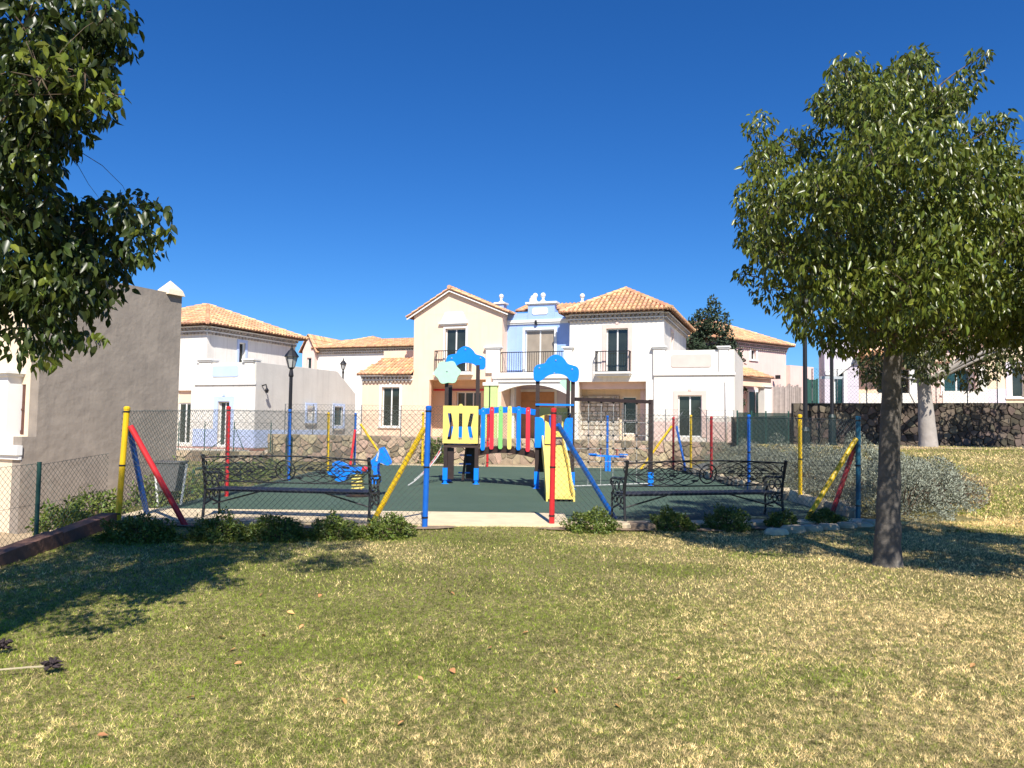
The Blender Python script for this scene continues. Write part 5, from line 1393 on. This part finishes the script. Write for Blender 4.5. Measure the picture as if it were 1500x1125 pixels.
def lamp_post(base, h, label, s=1., bz=None):
    t = thing('street_lamp', label, 'street lamp', base, 0, 'black lantern street lamps')
    MB().lathe((0,0,0), [(.15*s,-.2),(.15*s,.08),(.115*s,.12),(.115*s,1.0),(.13*s,1.04),(.075*s,1.16)], 12).build('lamp_base', M['lampdark'], t, smooth=False)
    MB().lathe((0,0,1.15), [(.062*s,0),(.055*s,h-1.4),(.08*s,h-1.37),(.08*s,h-1.33),(.05*s,h-1.15)], 10).build('pole', M['iron'], t)
    lantern(t, h, s); return t
zl = at(427, 545, 25).z; lamp_post((at(425, 600, 24.5).x, 24.5, .0), at(427, 541, 24.5).z, 'black lantern street lamp in front of the white left house')
b_ = at(1180, 660, 22.0); lamp_post((b_.x, 22., H(b_.x, 22)), 4.3, 'thick black street lamp whose lantern is hidden in the tree crown', 1.1)
b_ = at(1203, 655, 29.0); lamp_post((b_.x, 28.0, H(b_.x, 28)), 4.0, 'thinner black street lamp with stout dark green base beside the grey sign pole', 1.15)
b_ = at(502, 570, 52); lamp_post((b_.x, 52, .9), at(502, 542, 52).z-.9, 'small far black street lamp before the distant white house')
b_ = at(1219, 645, 28.6); z_ = H(b_.x, 28.6)
t = thing('sign_post', 'pale grey sign pole with edge-on crossbar beside the dark stone wall', 'sign', (b_.x, 28.6, z_))
ht = at(1219, 552, 28.6).z-z_
MB().tube([(0,0,-.2),(0,0,ht)], .045, 10).build('pole', M['palepost'], t); MB().box(-.42, .42, -.03, .03, ht-.08, ht+.02).build('sign_board', M['palepost'], t)
MB().tube([(-.0,0,ht-.5),(.0,0,ht-.3)], .06, 8).build('clamp', M['greypost'], t)
b_ = gp(219, 752, .0); t = thing('litter_bin', 'grey tapered litter bin on white legs behind the red brace', 'bin', (b_.x-.2, b_.y+1.2, -.02))
MB().add([(-.15,-.13,.30),(.15,-.13,.30),(.15,.13,.30),(-.15,.13,.30),(-.24,-.18,.82),(.24,-.18,.82),(.24,.18,.82),(-.24,.18,.82)], [(0,3,2,1),(4,5,6,7),(0,1,5,4),(1,2,6,5),(2,3,7,6),(3,0,4,7)]).build('bin_body', M['bin'], t)
MB().box(-.26, .26, -.20, .20, .822, .85).build('rim', M['bin'], t)
for s in (-1, 1): MB().tube([(s*.20, 0, -.1), (s*.30, 0, .80)], .022, 8).build('leg', M['trim'], t)
b_ = gp(254, 722, .0)
t = thing('handrail', 'low dark green tube rail beside the yellow-green plants on the left', 'rail', (-7.1, 17.2, -.1))
for x in (0., 1.5, 3.): MB().tube([(0, x, -.4), (0, x, .62)], .03, 8).build('post', M['gpost'], t)
MB().tube([(0, 0, .60), (0, 3., .60)], .03, 8).tube([(0, 0, .45), (0, 3., .45)], .025, 8).build('rail', M['gpost'], t)

# ------------------------------------------------------------------ foliage
def leafmesh(name, C, S, m, droop=.6, width=.5, out=None, cup=.10):
    """C: centres (n,3); one folded four-triangle leaf each"""
    n = len(C); S = np.broadcast_to(S, (n,))
    t = rng.normal(0, 1, (n, 3)); t /= np.linalg.norm(t, axis=1)[:, None]
    if out is not None: t = t + out*.8
    t[:, 2] -= droop*2.2*(.5+rng.random(n)); t /= np.linalg.norm(t, axis=1)[:, None]
    nn = rng.normal(0, 1, (n, 3)); nn[:, 2] += .5
    if out is not None: nn += out*1.2
    s = np.cross(t, nn); s /= np.linalg.norm(s, axis=1)[:, None]+1e-9; nn = np.cross(s, t)
    a = S[:, None]; w = a*width
    V = np.empty((n, 7, 3)); l_ = t*a; w2 = s*w*.5; up_ = nn*a
    V[:, 0] = C; V[:, 1] = C + l_*.24 - w2*.86 + up_*cup*.8; V[:, 2] = C + l_*.24 + w2*.86 + up_*cup*.8; V[:, 3] = C + l_*.46
    V[:, 4] = C + l_*1.0 - up_*.10; V[:, 5] = C + l_*.58 - w2*.84 + up_*cup*.7; V[:, 6] = C + l_*.58 + w2*.84 + up_*cup*.7
    base = (np.arange(n)*7)[:, None]
    Fc = np.concatenate([base+np.array([q]) for q in ([0,1,3],[1,5,3],[5,4,3],[0,3,2],[2,3,6],[6,3,4])], 0)
    return np_mesh(name, V.reshape(-1, 3), Fc, m)
def single_leaf_mesh(name, m, a=1., width=.5):
    k = .5*width*a*.85; mb = MB(); mb.add([(0,0,0),(-k,-.24*a,.08*a),(k,-.24*a,.08*a),(0,-.46*a,0),(0,-a,-.1*a),(-k,-.58*a,.07*a),(k,-.58*a,.07*a)], [(0,1,3),(1,5,3),(5,4,3),(0,3,2),(2,3,6),(6,3,4)])
    return mb.mesh(name, m)
def clump_points(c, r, n, flat=.85, shell=.55):
    p = rng.normal(0, 1, (n, 3)); p /= np.linalg.norm(p, axis=1)[:, None]
    rad = (shell + (1-shell)*rng.random(n)**.6)
    fr = 1+.25*np.sin(p[:, 0]*4+c[0]*9)*np.cos(p[:, 2]*5+c[2]*7)
    q = p*(rad*fr)[:, None]*r; q[:, 2] *= flat
    return q + np.array(c), p
def limb(mb, p, q, r0, r1, n=6, sag=.05, seg=5):
    p, q = Vector(p), Vector(q); L_ = (q-p).length
    off = Vector((random.uniform(-1, 1), random.uniform(-1, 1), random.uniform(.0, 1)))*L_*.10
    pts = [p.lerp(q, k/seg) + off*math.sin(math.pi*k/seg) for k in range(seg+1)]
    mb.tube(pts, [r0+(r1-r0)*k/seg for k in range(seg+1)], n)
    return pts
def tree(name, label, base, trunk_pts, radii, clumps, leafm, size, per, group=None, barkm='bark', droop=.6, near=True, width=.5, single=300, mainsep=.85, limbk=1., forkat=.45, nlimb=10**6, limbmax=1., maxmain=99.):
    base = Vector(base); t = thing(name, label, 'tree', base, 0, group); o = base
    mb = MB()
    # trunk with swellings
    pts, rs = [], []
    for i in range(len(trunk_pts)-1):
        a, b = Vector(trunk_pts[i])-o, Vector(trunk_pts[i+1])-o
        for k in range(5):
            u = k/5; pts.append(a.lerp(b, u)+Vector((random.uniform(-.006, .006), random.uniform(-.006, .006), 0))); rs.append((radii[i]*(1-u)+radii[i+1]*u)*(1+random.uniform(-.03, .03)))
    pts.append(Vector(trunk_pts[-1])-o); rs.append(radii[-1])
    mb.tube(pts, rs, 14); mb.build('trunk', M[barkm], t, smooth=True)
    lm = MB(); nt_ = len(pts)
    cs = [(Vector(c)-o, r) for c, r in clumps]
    order = sorted(range(len(cs)), key=lambda i: random.random()); mains = []
    for i in order:                                            # main limbs: well separated clumps
        if all((cs[i][0]-cs[j][0]).length > mainsep for j in mains): mains.append(i)
    spine = []; made = set()
    def best_anchor(c):
        b_, bs = pts[int(nt_*forkat)], 1e9
        for k in range(int(nt_*forkat), nt_):
            p = pts[k]; hd_ = math.hypot(c.x-p.x, c.y-p.y); s_ = abs((c.z-p.z)-.75*hd_)+.25*(c-p).length
            if s_ < bs: b_, bs, kb = p, s_, k
        return b_
    for i in mains:
        c, r = cs[i]; a = best_anchor(c)
        if i >= nlimb or (a-c).length > maxmain: continue
        made.add(i)
        spine += limb(lm, a, c, min(.05, .016*(c-a).length+.012)*limbk, .008*limbk, 6)[1:]
    allC, allO = [], []
    for i, (c, r) in enumerate(cs):
        con = False
        if i < nlimb and i not in mains and spine:
            a = min(spine, key=lambda p: (p-c).length + (.5 if p.z > c.z else 0))
            con = (a-c).length < .62*limbmax
            if con: limb(lm, a, c, .009*limbk, .004*limbk, 4, seg=3)
        if near and i < nlimb and (i in made or con):
            for _ in range(5):
                d = Vector((random.gauss(0, 1), random.gauss(0, 1), random.gauss(0, 1))).normalized()*r*.8
                lm.tube([c, c+d*.6, c+d], [.005, .004, .002], 4)
        n = int(per*(r/.3)**2); C, O_ = clump_points(tuple(c), r, n, .9, .5); allC.append(C); allO.append(O_)
    lm.build('limbs', M['twig' if near else barkm], t, smooth=True)
    C, O_ = np.concatenate(allC), np.concatenate(allO)
    S = size*(.65+.6*rng.random(len(C)))
    if single:
        # the leaves that show largest: nearest to the camera and in view
        Wd = C+np.array(o); dist = np.linalg.norm(Wd-np.array(CAM), axis=1)
        px = 750+FPX*Wd[:, 0]/np.maximum(Wd[:, 1], .1); py = 622-FPX*(Wd[:, 2]-CAMZ)/np.maximum(Wd[:, 1], .1)
        vis = (px > 2) & (px < 1498) & (py > 2); idx = np.argsort(np.where(vis, dist, 1e9))[:single]
        lm_ = single_leaf_mesh('leaf', M[leafm[1]], 1., width)
        for i in idx:
            l = link('leaf', lm_, t); l.location = C[i]; l.scale = (S[i],)*3
            l.rotation_euler = (random.gauss(R(62), .45), random.gauss(0, .5), random.uniform(0, 6.28))
        keep = np.ones(len(C), bool); keep[idx] = False; C, O_, S = C[keep], O_[keep], S[keep]
    link('foliage', leafmesh('foliage', C, S, M[leafm[0]], droop, width, O_*.6), t, kind='stuff')
    return t
# right tree
rb = gp(1300, 828, .0); rb.z = H(rb.x, rb.y)
RT = [(1245,105,32),(1222,150,42),(1262,140,38),(1332,98,38),(1300,150,48),(1350,150,42),(1428,86,20),(1408,118,26),(1383,155,36),(1110,190,24),(1120,228,36),(1160,212,30),(1192,205,26),(1100,282,28),(1135,300,48),(1200,265,55),(1275,230,62),(1355,225,60),(1432,196,30),(1466,215,28),(1476,180,18),(1425,258,55),(1488,262,40),
      (1108,345,32),(1155,372,50),(1232,345,62),(1315,335,66),(1400,335,66),(1475,345,52),(1120,418,26),(1098,408,18),(1180,440,40),(1252,432,54),(1332,425,60),(1420,428,58),(1492,430,48),(1192,482,28),(1224,500,26),(1275,482,38),(1350,482,36),(1430,485,36),(1485,468,38),(1545,290,70),(1555,390,70),(1570,220,45),(1540,455,50),(1235,512,24),(1262,515,24),(1300,508,26),(1338,510,24),(1375,512,24),(1410,512,24),(1448,508,24),(1480,500,26),(1520,500,30),(1265,175,34),(1240,285,50),(1370,380,55),(1290,395,50),(1205,395,45)]
cl = []
for (px, py, r) in RT:
    if py > 478: py -= 12
    depth = 2.15*math.sqrt(max(.08, 1-((px-1315)/255)**2)) * math.sqrt(max(.15, 1-((py-300)/270)**2))
    rm = r/FPX*rb.y*1.02
    ks = (-.8, -.25, .35, .9) if r > 44 else ((-.6, .2, .8) if r > 30 else (random.uniform(-.3, .3),))
    for k in ks:
        D = rb.y + depth*(k+random.uniform(-.2, .2)); q = at(px+random.uniform(-8, 8), py+random.uniform(-8, 8), D); cl.append((tuple(q), rm*(.85 if len(ks) > 1 else 1)*random.uniform(.85, 1.1)))
NR = len(cl)
for _ in range(120):                                        # the crown carries on past the right picture edge and towards the camera
    q = (random.uniform(4.8, 8.2), random.uniform(6.2, 9.8), random.uniform(2.2, 4.3))
    if q[0]/q[1] < .715 or math.hypot((q[0]-5.2)/3.0, (q[1]-8.2)/2.2) > 1: continue
    cl.append((q, random.uniform(.28, .42)))
tp = [rb - Vector((0,0,.15)), rb + Vector((0,0,.10)), at(1301, 760, rb.y), at(1303, 660, rb.y), at(1306, 560, rb.y), at(1310, 470, rb.y), at(1312, 360, rb.y), at(1310, 230, rb.y)]
tree('kurrajong_tree', 'broad green tree with grey scarred trunk standing on the lawn at the right', rb, tp, [.225, .158, .133, .118, .105, .10, .07, .035], cl, ('leaf', 'leafo'), .088, 290, droop=.75, width=.40, nlimb=NR, limbk=.6, forkat=.66)
# left tree (trunk stands outside the frame)
lb_ = Vector((-3.62, 4.15, -.03)); lb_.z = H(lb_.x, lb_.y)
LT = [(30,40,60),(20,100,60),(15,160,55),(80,80,55),(30,230,50),(110,150,40),(75,150,50),(125,75,45),(150,15,35),(60,300,40),(15,300,45),(20,420,45),(60,420,45),(110,350,35),(100,30,60),(150,60,40),(175,20,25),(60,120,60),(130,110,45),(165,130,30),(30,190,60),(90,180,45),(140,160,30),(20,260,50),(70,245,25),(110,215,18),(20,330,45),(60,340,40),(110,320,36),(155,310,34),(195,308,32),(230,308,22),(240,335,16),(40,390,55),(100,385,50),(155,370,42),(200,352,34),(30,450,45),(85,440,42),(130,425,36),(160,410,28),(70,490,32),(105,480,30),(140,455,24),(150,490,12),(60,525,20),(30,490,30),(125,500,16)]
cl = []
for (px, py, r) in LT:
    base_D = 4.7 if py < 280 else 5.0
    for k in range(2 if r > 30 else 1):
        D = base_D + random.uniform(-.45, .45) + .3*k; q = at(px+random.uniform(-6, 6), py+random.uniform(-6, 6), D); cl.append((tuple(q), r/FPX*D*random.uniform(.9, 1.1)))
NL = len(cl)
for _ in range(260):                                       # the rest of the crown, left of and above the picture
    a = random.uniform(0, 6.28); rr = math.sqrt(random.random())*2.3; z = random.uniform(2.3, 9.2)
    k_ = math.sqrt(max(.1, 1-((z-5.6)/4.2)**2)); q = (-3.35-.14*(z-5)+rr*k_*math.cos(a), 4.9+rr*k_*math.sin(a)*.9, z)
    if q[1] < 2.2 or q[1]+q[2]*.96 > 12.2: continue
    ex, ez = q[0]/q[1], (q[2]-CAMZ)/q[1]
    if ex > -.74 and ez < .76: continue
    if q[0] > -3.0 and q[1] < 3.6 and q[2] < 6.2: continue
    cl.append((q, random.uniform(.32, .48)))
tp = [lb_ - Vector((0,0,.15)), lb_+Vector((0,0,.1)), lb_+Vector((0,.05,.8)), lb_+Vector((.02,.1,1.8)), lb_+Vector((.02,.25,2.8)), lb_+Vector((.05,.4,3.8)), lb_+Vector((.15,.5,5.6))]
tree('kurrajong_tree', 'dark leafy tree reaching in from the upper left corner with a low drooping branch', lb_, tp, [.17, .14, .125, .115, .095, .07, .03], cl, ('leafshade', 'leafo'), .074, 330, droop=.7, width=.50, limbk=.35, nlimb=NL, maxmain=1.2)
# second tree with the pale swollen trunk
wb = at(1360, 655, 27.6); wb.z = H(wb.x, 27.6)
cl = []
for _ in range(80):
    a = random.uniform(0, 6.28); rr = math.sqrt(random.random())*3.6; z = random.uniform(3.7, 10.6); k_ = math.sqrt(max(.05, 1-((z-6.6)/4.2)**2))
    cl.append(((wb.x+.9+rr*k_*math.cos(a), 27.9+rr*k_*math.sin(a), z), random.uniform(.6, .95)))
tp = [wb-Vector((0,0,.2)), wb+Vector((0,0,.1)), at(1356, 600, 27.6), at(1352, 540, 27.6), at(1352, 490, 27.6), at(1356, 420, 27.6), at(1362, 320, 27.6)]
tree('bottle_tree', 'tree with pale swollen trunk at the edge of the lawn before the dark wall', wb, tp, [.36, .32, .25, .20, .18, .13, .05], cl, ('leaffar', 'leafo'), .19, 40, barkm='palebark', droop=.5, near=False, width=.5, single=0, mainsep=1.6, limbk=2., limbmax=3.)
# round dark tree behind the white house
cb = at(1040, 640, 45); cb.z = .6; cl = []
for (px, py, r) in [(1020,480,18),(1035,468,20),(1050,475,20),(1045,450,10),(1042,440,6),(1015,505,16),(1040,500,28),(1060,500,18),(1025,520,22),(1055,525,24),(1075,518,12),(1082,530,8),(1078,550,10),(1080,570,12),(1078,590,12),(1060,560,24),(1035,560,24),(1050,595,24)]:
    q = at(px, py, 45+random.uniform(-.5, .5)); cl.append((tuple(q), r/FPX*45*1.05))
tree('evergreen_tree', 'dark dense evergreen tree rising behind the white terrace wing', cb, [cb-Vector((0,0,.2)), cb+Vector((0,0,1.5)), cb+Vector((0,0,4)), cb+Vector((0,0,6))], [.22, .2, .14, .05], cl, ('cypress', 'leafo'), .20, 70, near=False, droop=.1, single=0, mainsep=1.5, limbk=1.5)

# shrubs
def shrub(name, label, base, rx, ry, h, m, n, size, group, tw=10, width=.5, droop=0.0, shell=.6, twm='twig'):
    t = thing(name, label, 'shrub', base, random.uniform(0, 6.28) if rx == ry else 0, group)
    mb = MB(); 
    for k in range(tw):
        a = random.uniform(0, 6.28); e = random.uniform(.35, 1.0); q = Vector((rx*.8*math.cos(a)*e, ry*.8*math.sin(a)*e, h*random.uniform(.55, .9)))
        mb.tube([(q.x*.1, q.y*.1, -.05), q*.55, q], [.012, .008, .004], 4)
    mb.build('stems', M[twm], t)
    p = rng.normal(0, 1, (n, 3)); p[:, 2] = np.abs(p[:, 2]); p /= np.linalg.norm(p, axis=1)[:, None]
    ph = rng.random(3)*6.28
    lump = 1+.20*np.sin(p[:, 0]*5+ph[0])*np.cos(p[:, 1]*5+ph[1])+.14*np.sin(p[:, 2]*9+ph[2]+p[:, 0]*7)
    rad = (shell+(1-shell)*rng.random(n)**.5)*lump
    C = p*rad[:, None]*np.array([rx, ry, h]); C[:, 2] = np.maximum(C[:, 2], .02)
    link('foliage', leafmesh('foliage', C, size*(.6+.7*rng.random(n)), M[m], droop, width, p), t, kind='stuff')
    return t
FS = [(205,792,58,'widest dark shaded shrub at the foot of the yellow corner post'),(316,790,38,'shaded low shrub below the left end of the left bench'),(400,789,44,'half-lit low shrub below the middle of the left bench'),(487,788,36,'sunny low shrub left of the yellow brace foot'),(567,788,36,'sunny low shrub between the yellow brace and the blue gap post'),
      (867,780,36,'sunny low shrub between the red gap post and the blue brace'),(984,776,34,'low shrub below the left half of the right bench'),(1066,775,32,'dark low shrub below the right half of the right bench'),(1146,772,22,'small pale shrub below the right end of the right bench'),(1214,768,26,'bright green small shrub below the dark red brace')]
for px, py, hw, lb in FS:
    q = gp(px, py, 0.); rx = hw/FPX*q.y; q.z = max(H(q.x, min(q.y, 12.3)), -.02)
    shrub('low_shrub', lb, q + Vector((0, .05, -.02)), rx*1.05, .30, random.uniform(.31, .37) if hw > 30 else .25, 'shrub', int(3400*rx/.4), .042, 'low green shrubs in the front bed', 12)
SV = [(7.35,14.5,.95,1.05),(8.35,15.3,.85,1.0),(7.3,16.5,1.0,1.15),(8.7,17.3,.95,.95),(7.35,18.6,1.05,1.15),(8.9,19.6,1.,.95),(7.4,20.8,1.05,1.15),(7.4,23.1,1.05,1.1),(7.4,25.3,1.05,1.05)]
SL = ['front silver-green shrub behind the teal corner post','front right silver-green shrub behind the grey tree trunk','silver-green shrub behind the yellow slanted brace','silver-green shrub at the lawn edge, second from the front','silver-green shrub beside the yellow side post','silver-green shrub at the lawn edge, third from the front','silver-green shrub between the yellow and blue side posts','silver-green shrub beside the blue side post','rearmost silver-green shrub near the red side post']
for (x, y, r, h), lb in zip(SV, SL):
    shrub('silver_shrub', lb, (x, y, H(x, y)-.03), r, r*1.05, h*.93, 'silver', 9000, .050, 'silver-green shrubs right of the playground', 26, .34, -.2, .72)
shrub('dry_shrub', 'low half-dead shrub with brown twigs at the right end of the silver shrubs', (9.0, 15.6, H(9.0, 15.6)-.03), .75, .6, .5, 'dry', 1500, .07, 'dry shrubs at the lawn edge', 60, .18, -.1, .4)
shrub('dry_shrub', 'pale green and brown shrub tip spreading onto the lawn', (9.4, 16.6, H(9.4, 16.6)-.03), .8, .7, .62, 'silver', 1500, .06, 'dry shrubs at the lawn edge', 50, .25, -.1, .4)
YS = [(-6.75,14.6,.5,.55,'yellow-green plant behind the red brace'),(-6.95,16.3,.6,.75,'yellow-green plant behind the left end of the left bench'),(-6.95,18.2,.6,.7,'yellow-green plant beyond the red side post'),(-6.95,20.3,.6,.6,'yellow-green plant near the foot of the blue side post'),(-7.0,22.6,.6,.6,'rearmost yellow-green plant along the left side fence'),(-6.9,12.9,.45,.45,'small plant behind the yellow corner post'),(-6.95,12.0,.42,.42,'small bright plant just over the end of the sleeper'),(-7.0,9.3,.4,.35,'dark leafy plant below the cream corner at the left edge')]
for x, y, r, h, lb in YS:
    shrub('leafy_plant', lb, (x, y, H(x, y)-.05), r, r, h, 'yshrub', 900, .085, 'leafy plants along the left fence', 10, .42, .1, .4)
shrub('leafy_plant', 'green plant climbing the tan wall behind the left tower', (at(636, 660, 30.2).x, 30.2, 0), .55, .2, 1.0, 'shrub', 900, .11, None, 8)

# fallen leaves on the lawn
fl = single_leaf_mesh('fallen_leaf', M['fallen'], .075, .62)
FL = sorted([(660,862),(832,888),(774,919),(898,925),(972,925),(660,975),(812,1000),(900,1023),(592,1052),(388,927),(328,930),(498,1020),(142,1070),(285,1013),(470,868),(420,895),(355,965),(720,942),(500,1018),(345,945),(1243,839),(1428,968),(385,868),(612,988),(1065,910),(310,838),(1000,985),(445,912)])
ORD = 'first second third fourth fifth sixth seventh eighth ninth tenth eleventh twelfth thirteenth fourteenth'.split()
for i, (px, py) in enumerate(FL):
    q = gp(px, py, .045); o = link('fallen_leaf', fl, loc=(q.x, q.y, H(q.x, q.y)+.026), rot=(random.gauss(R(12), .2), random.gauss(0, .3), random.uniform(0, 6.28)))
    o.scale = (random.uniform(.6, 1.0),)*3
    w = ORD[i]+' dry leaf from the left' if i < 14 else ORD[len(FL)-1-i]+' dry leaf from the right'
    tag(o, 'small orange-brown leaf lying on the lawn, '+w.replace('first dry leaf from', 'nearest to').replace('nearest to the left', 'the leftmost').replace('nearest to the right', 'the rightmost'), 'leaf', 'dry leaves scattered on the lawn')
# withered seed heads with pale stalk
def seedhead(px, py, label, stalk):
    q = gp(px, py, .03); t = thing('withered_plant', label, 'dry plant', (q.x, q.y, H(q.x, q.y)+.02))
    mb = MB()
    for _ in range(44):
        a = random.uniform(0, 6.28); r = random.uniform(.02, .08); z = random.uniform(.015, .075)
        mb.tube([(0, 0, .03), (r*.6*math.cos(a), r*.5*math.sin(a), z), (r*math.cos(a), r*.7*math.sin(a), z*.9)], [.006, .011, .003], 4)
    mb.build('seed_cluster', M['seed'], t)
    if stalk: MB().tube([(0, 0, .03), (-.12, -.05, .035), (-.3, -.10, .03), (-.55, -.13, .035)], [.006, .006, .005, .003], 5).build('stalk', M['stalk'], t)
seedhead(74, 982, 'dark withered seed head with a long pale stalk on the lawn at the lower left', True)
seedhead(4, 955, 'dark withered seed head at the left picture edge beside the trunk shadow', False)
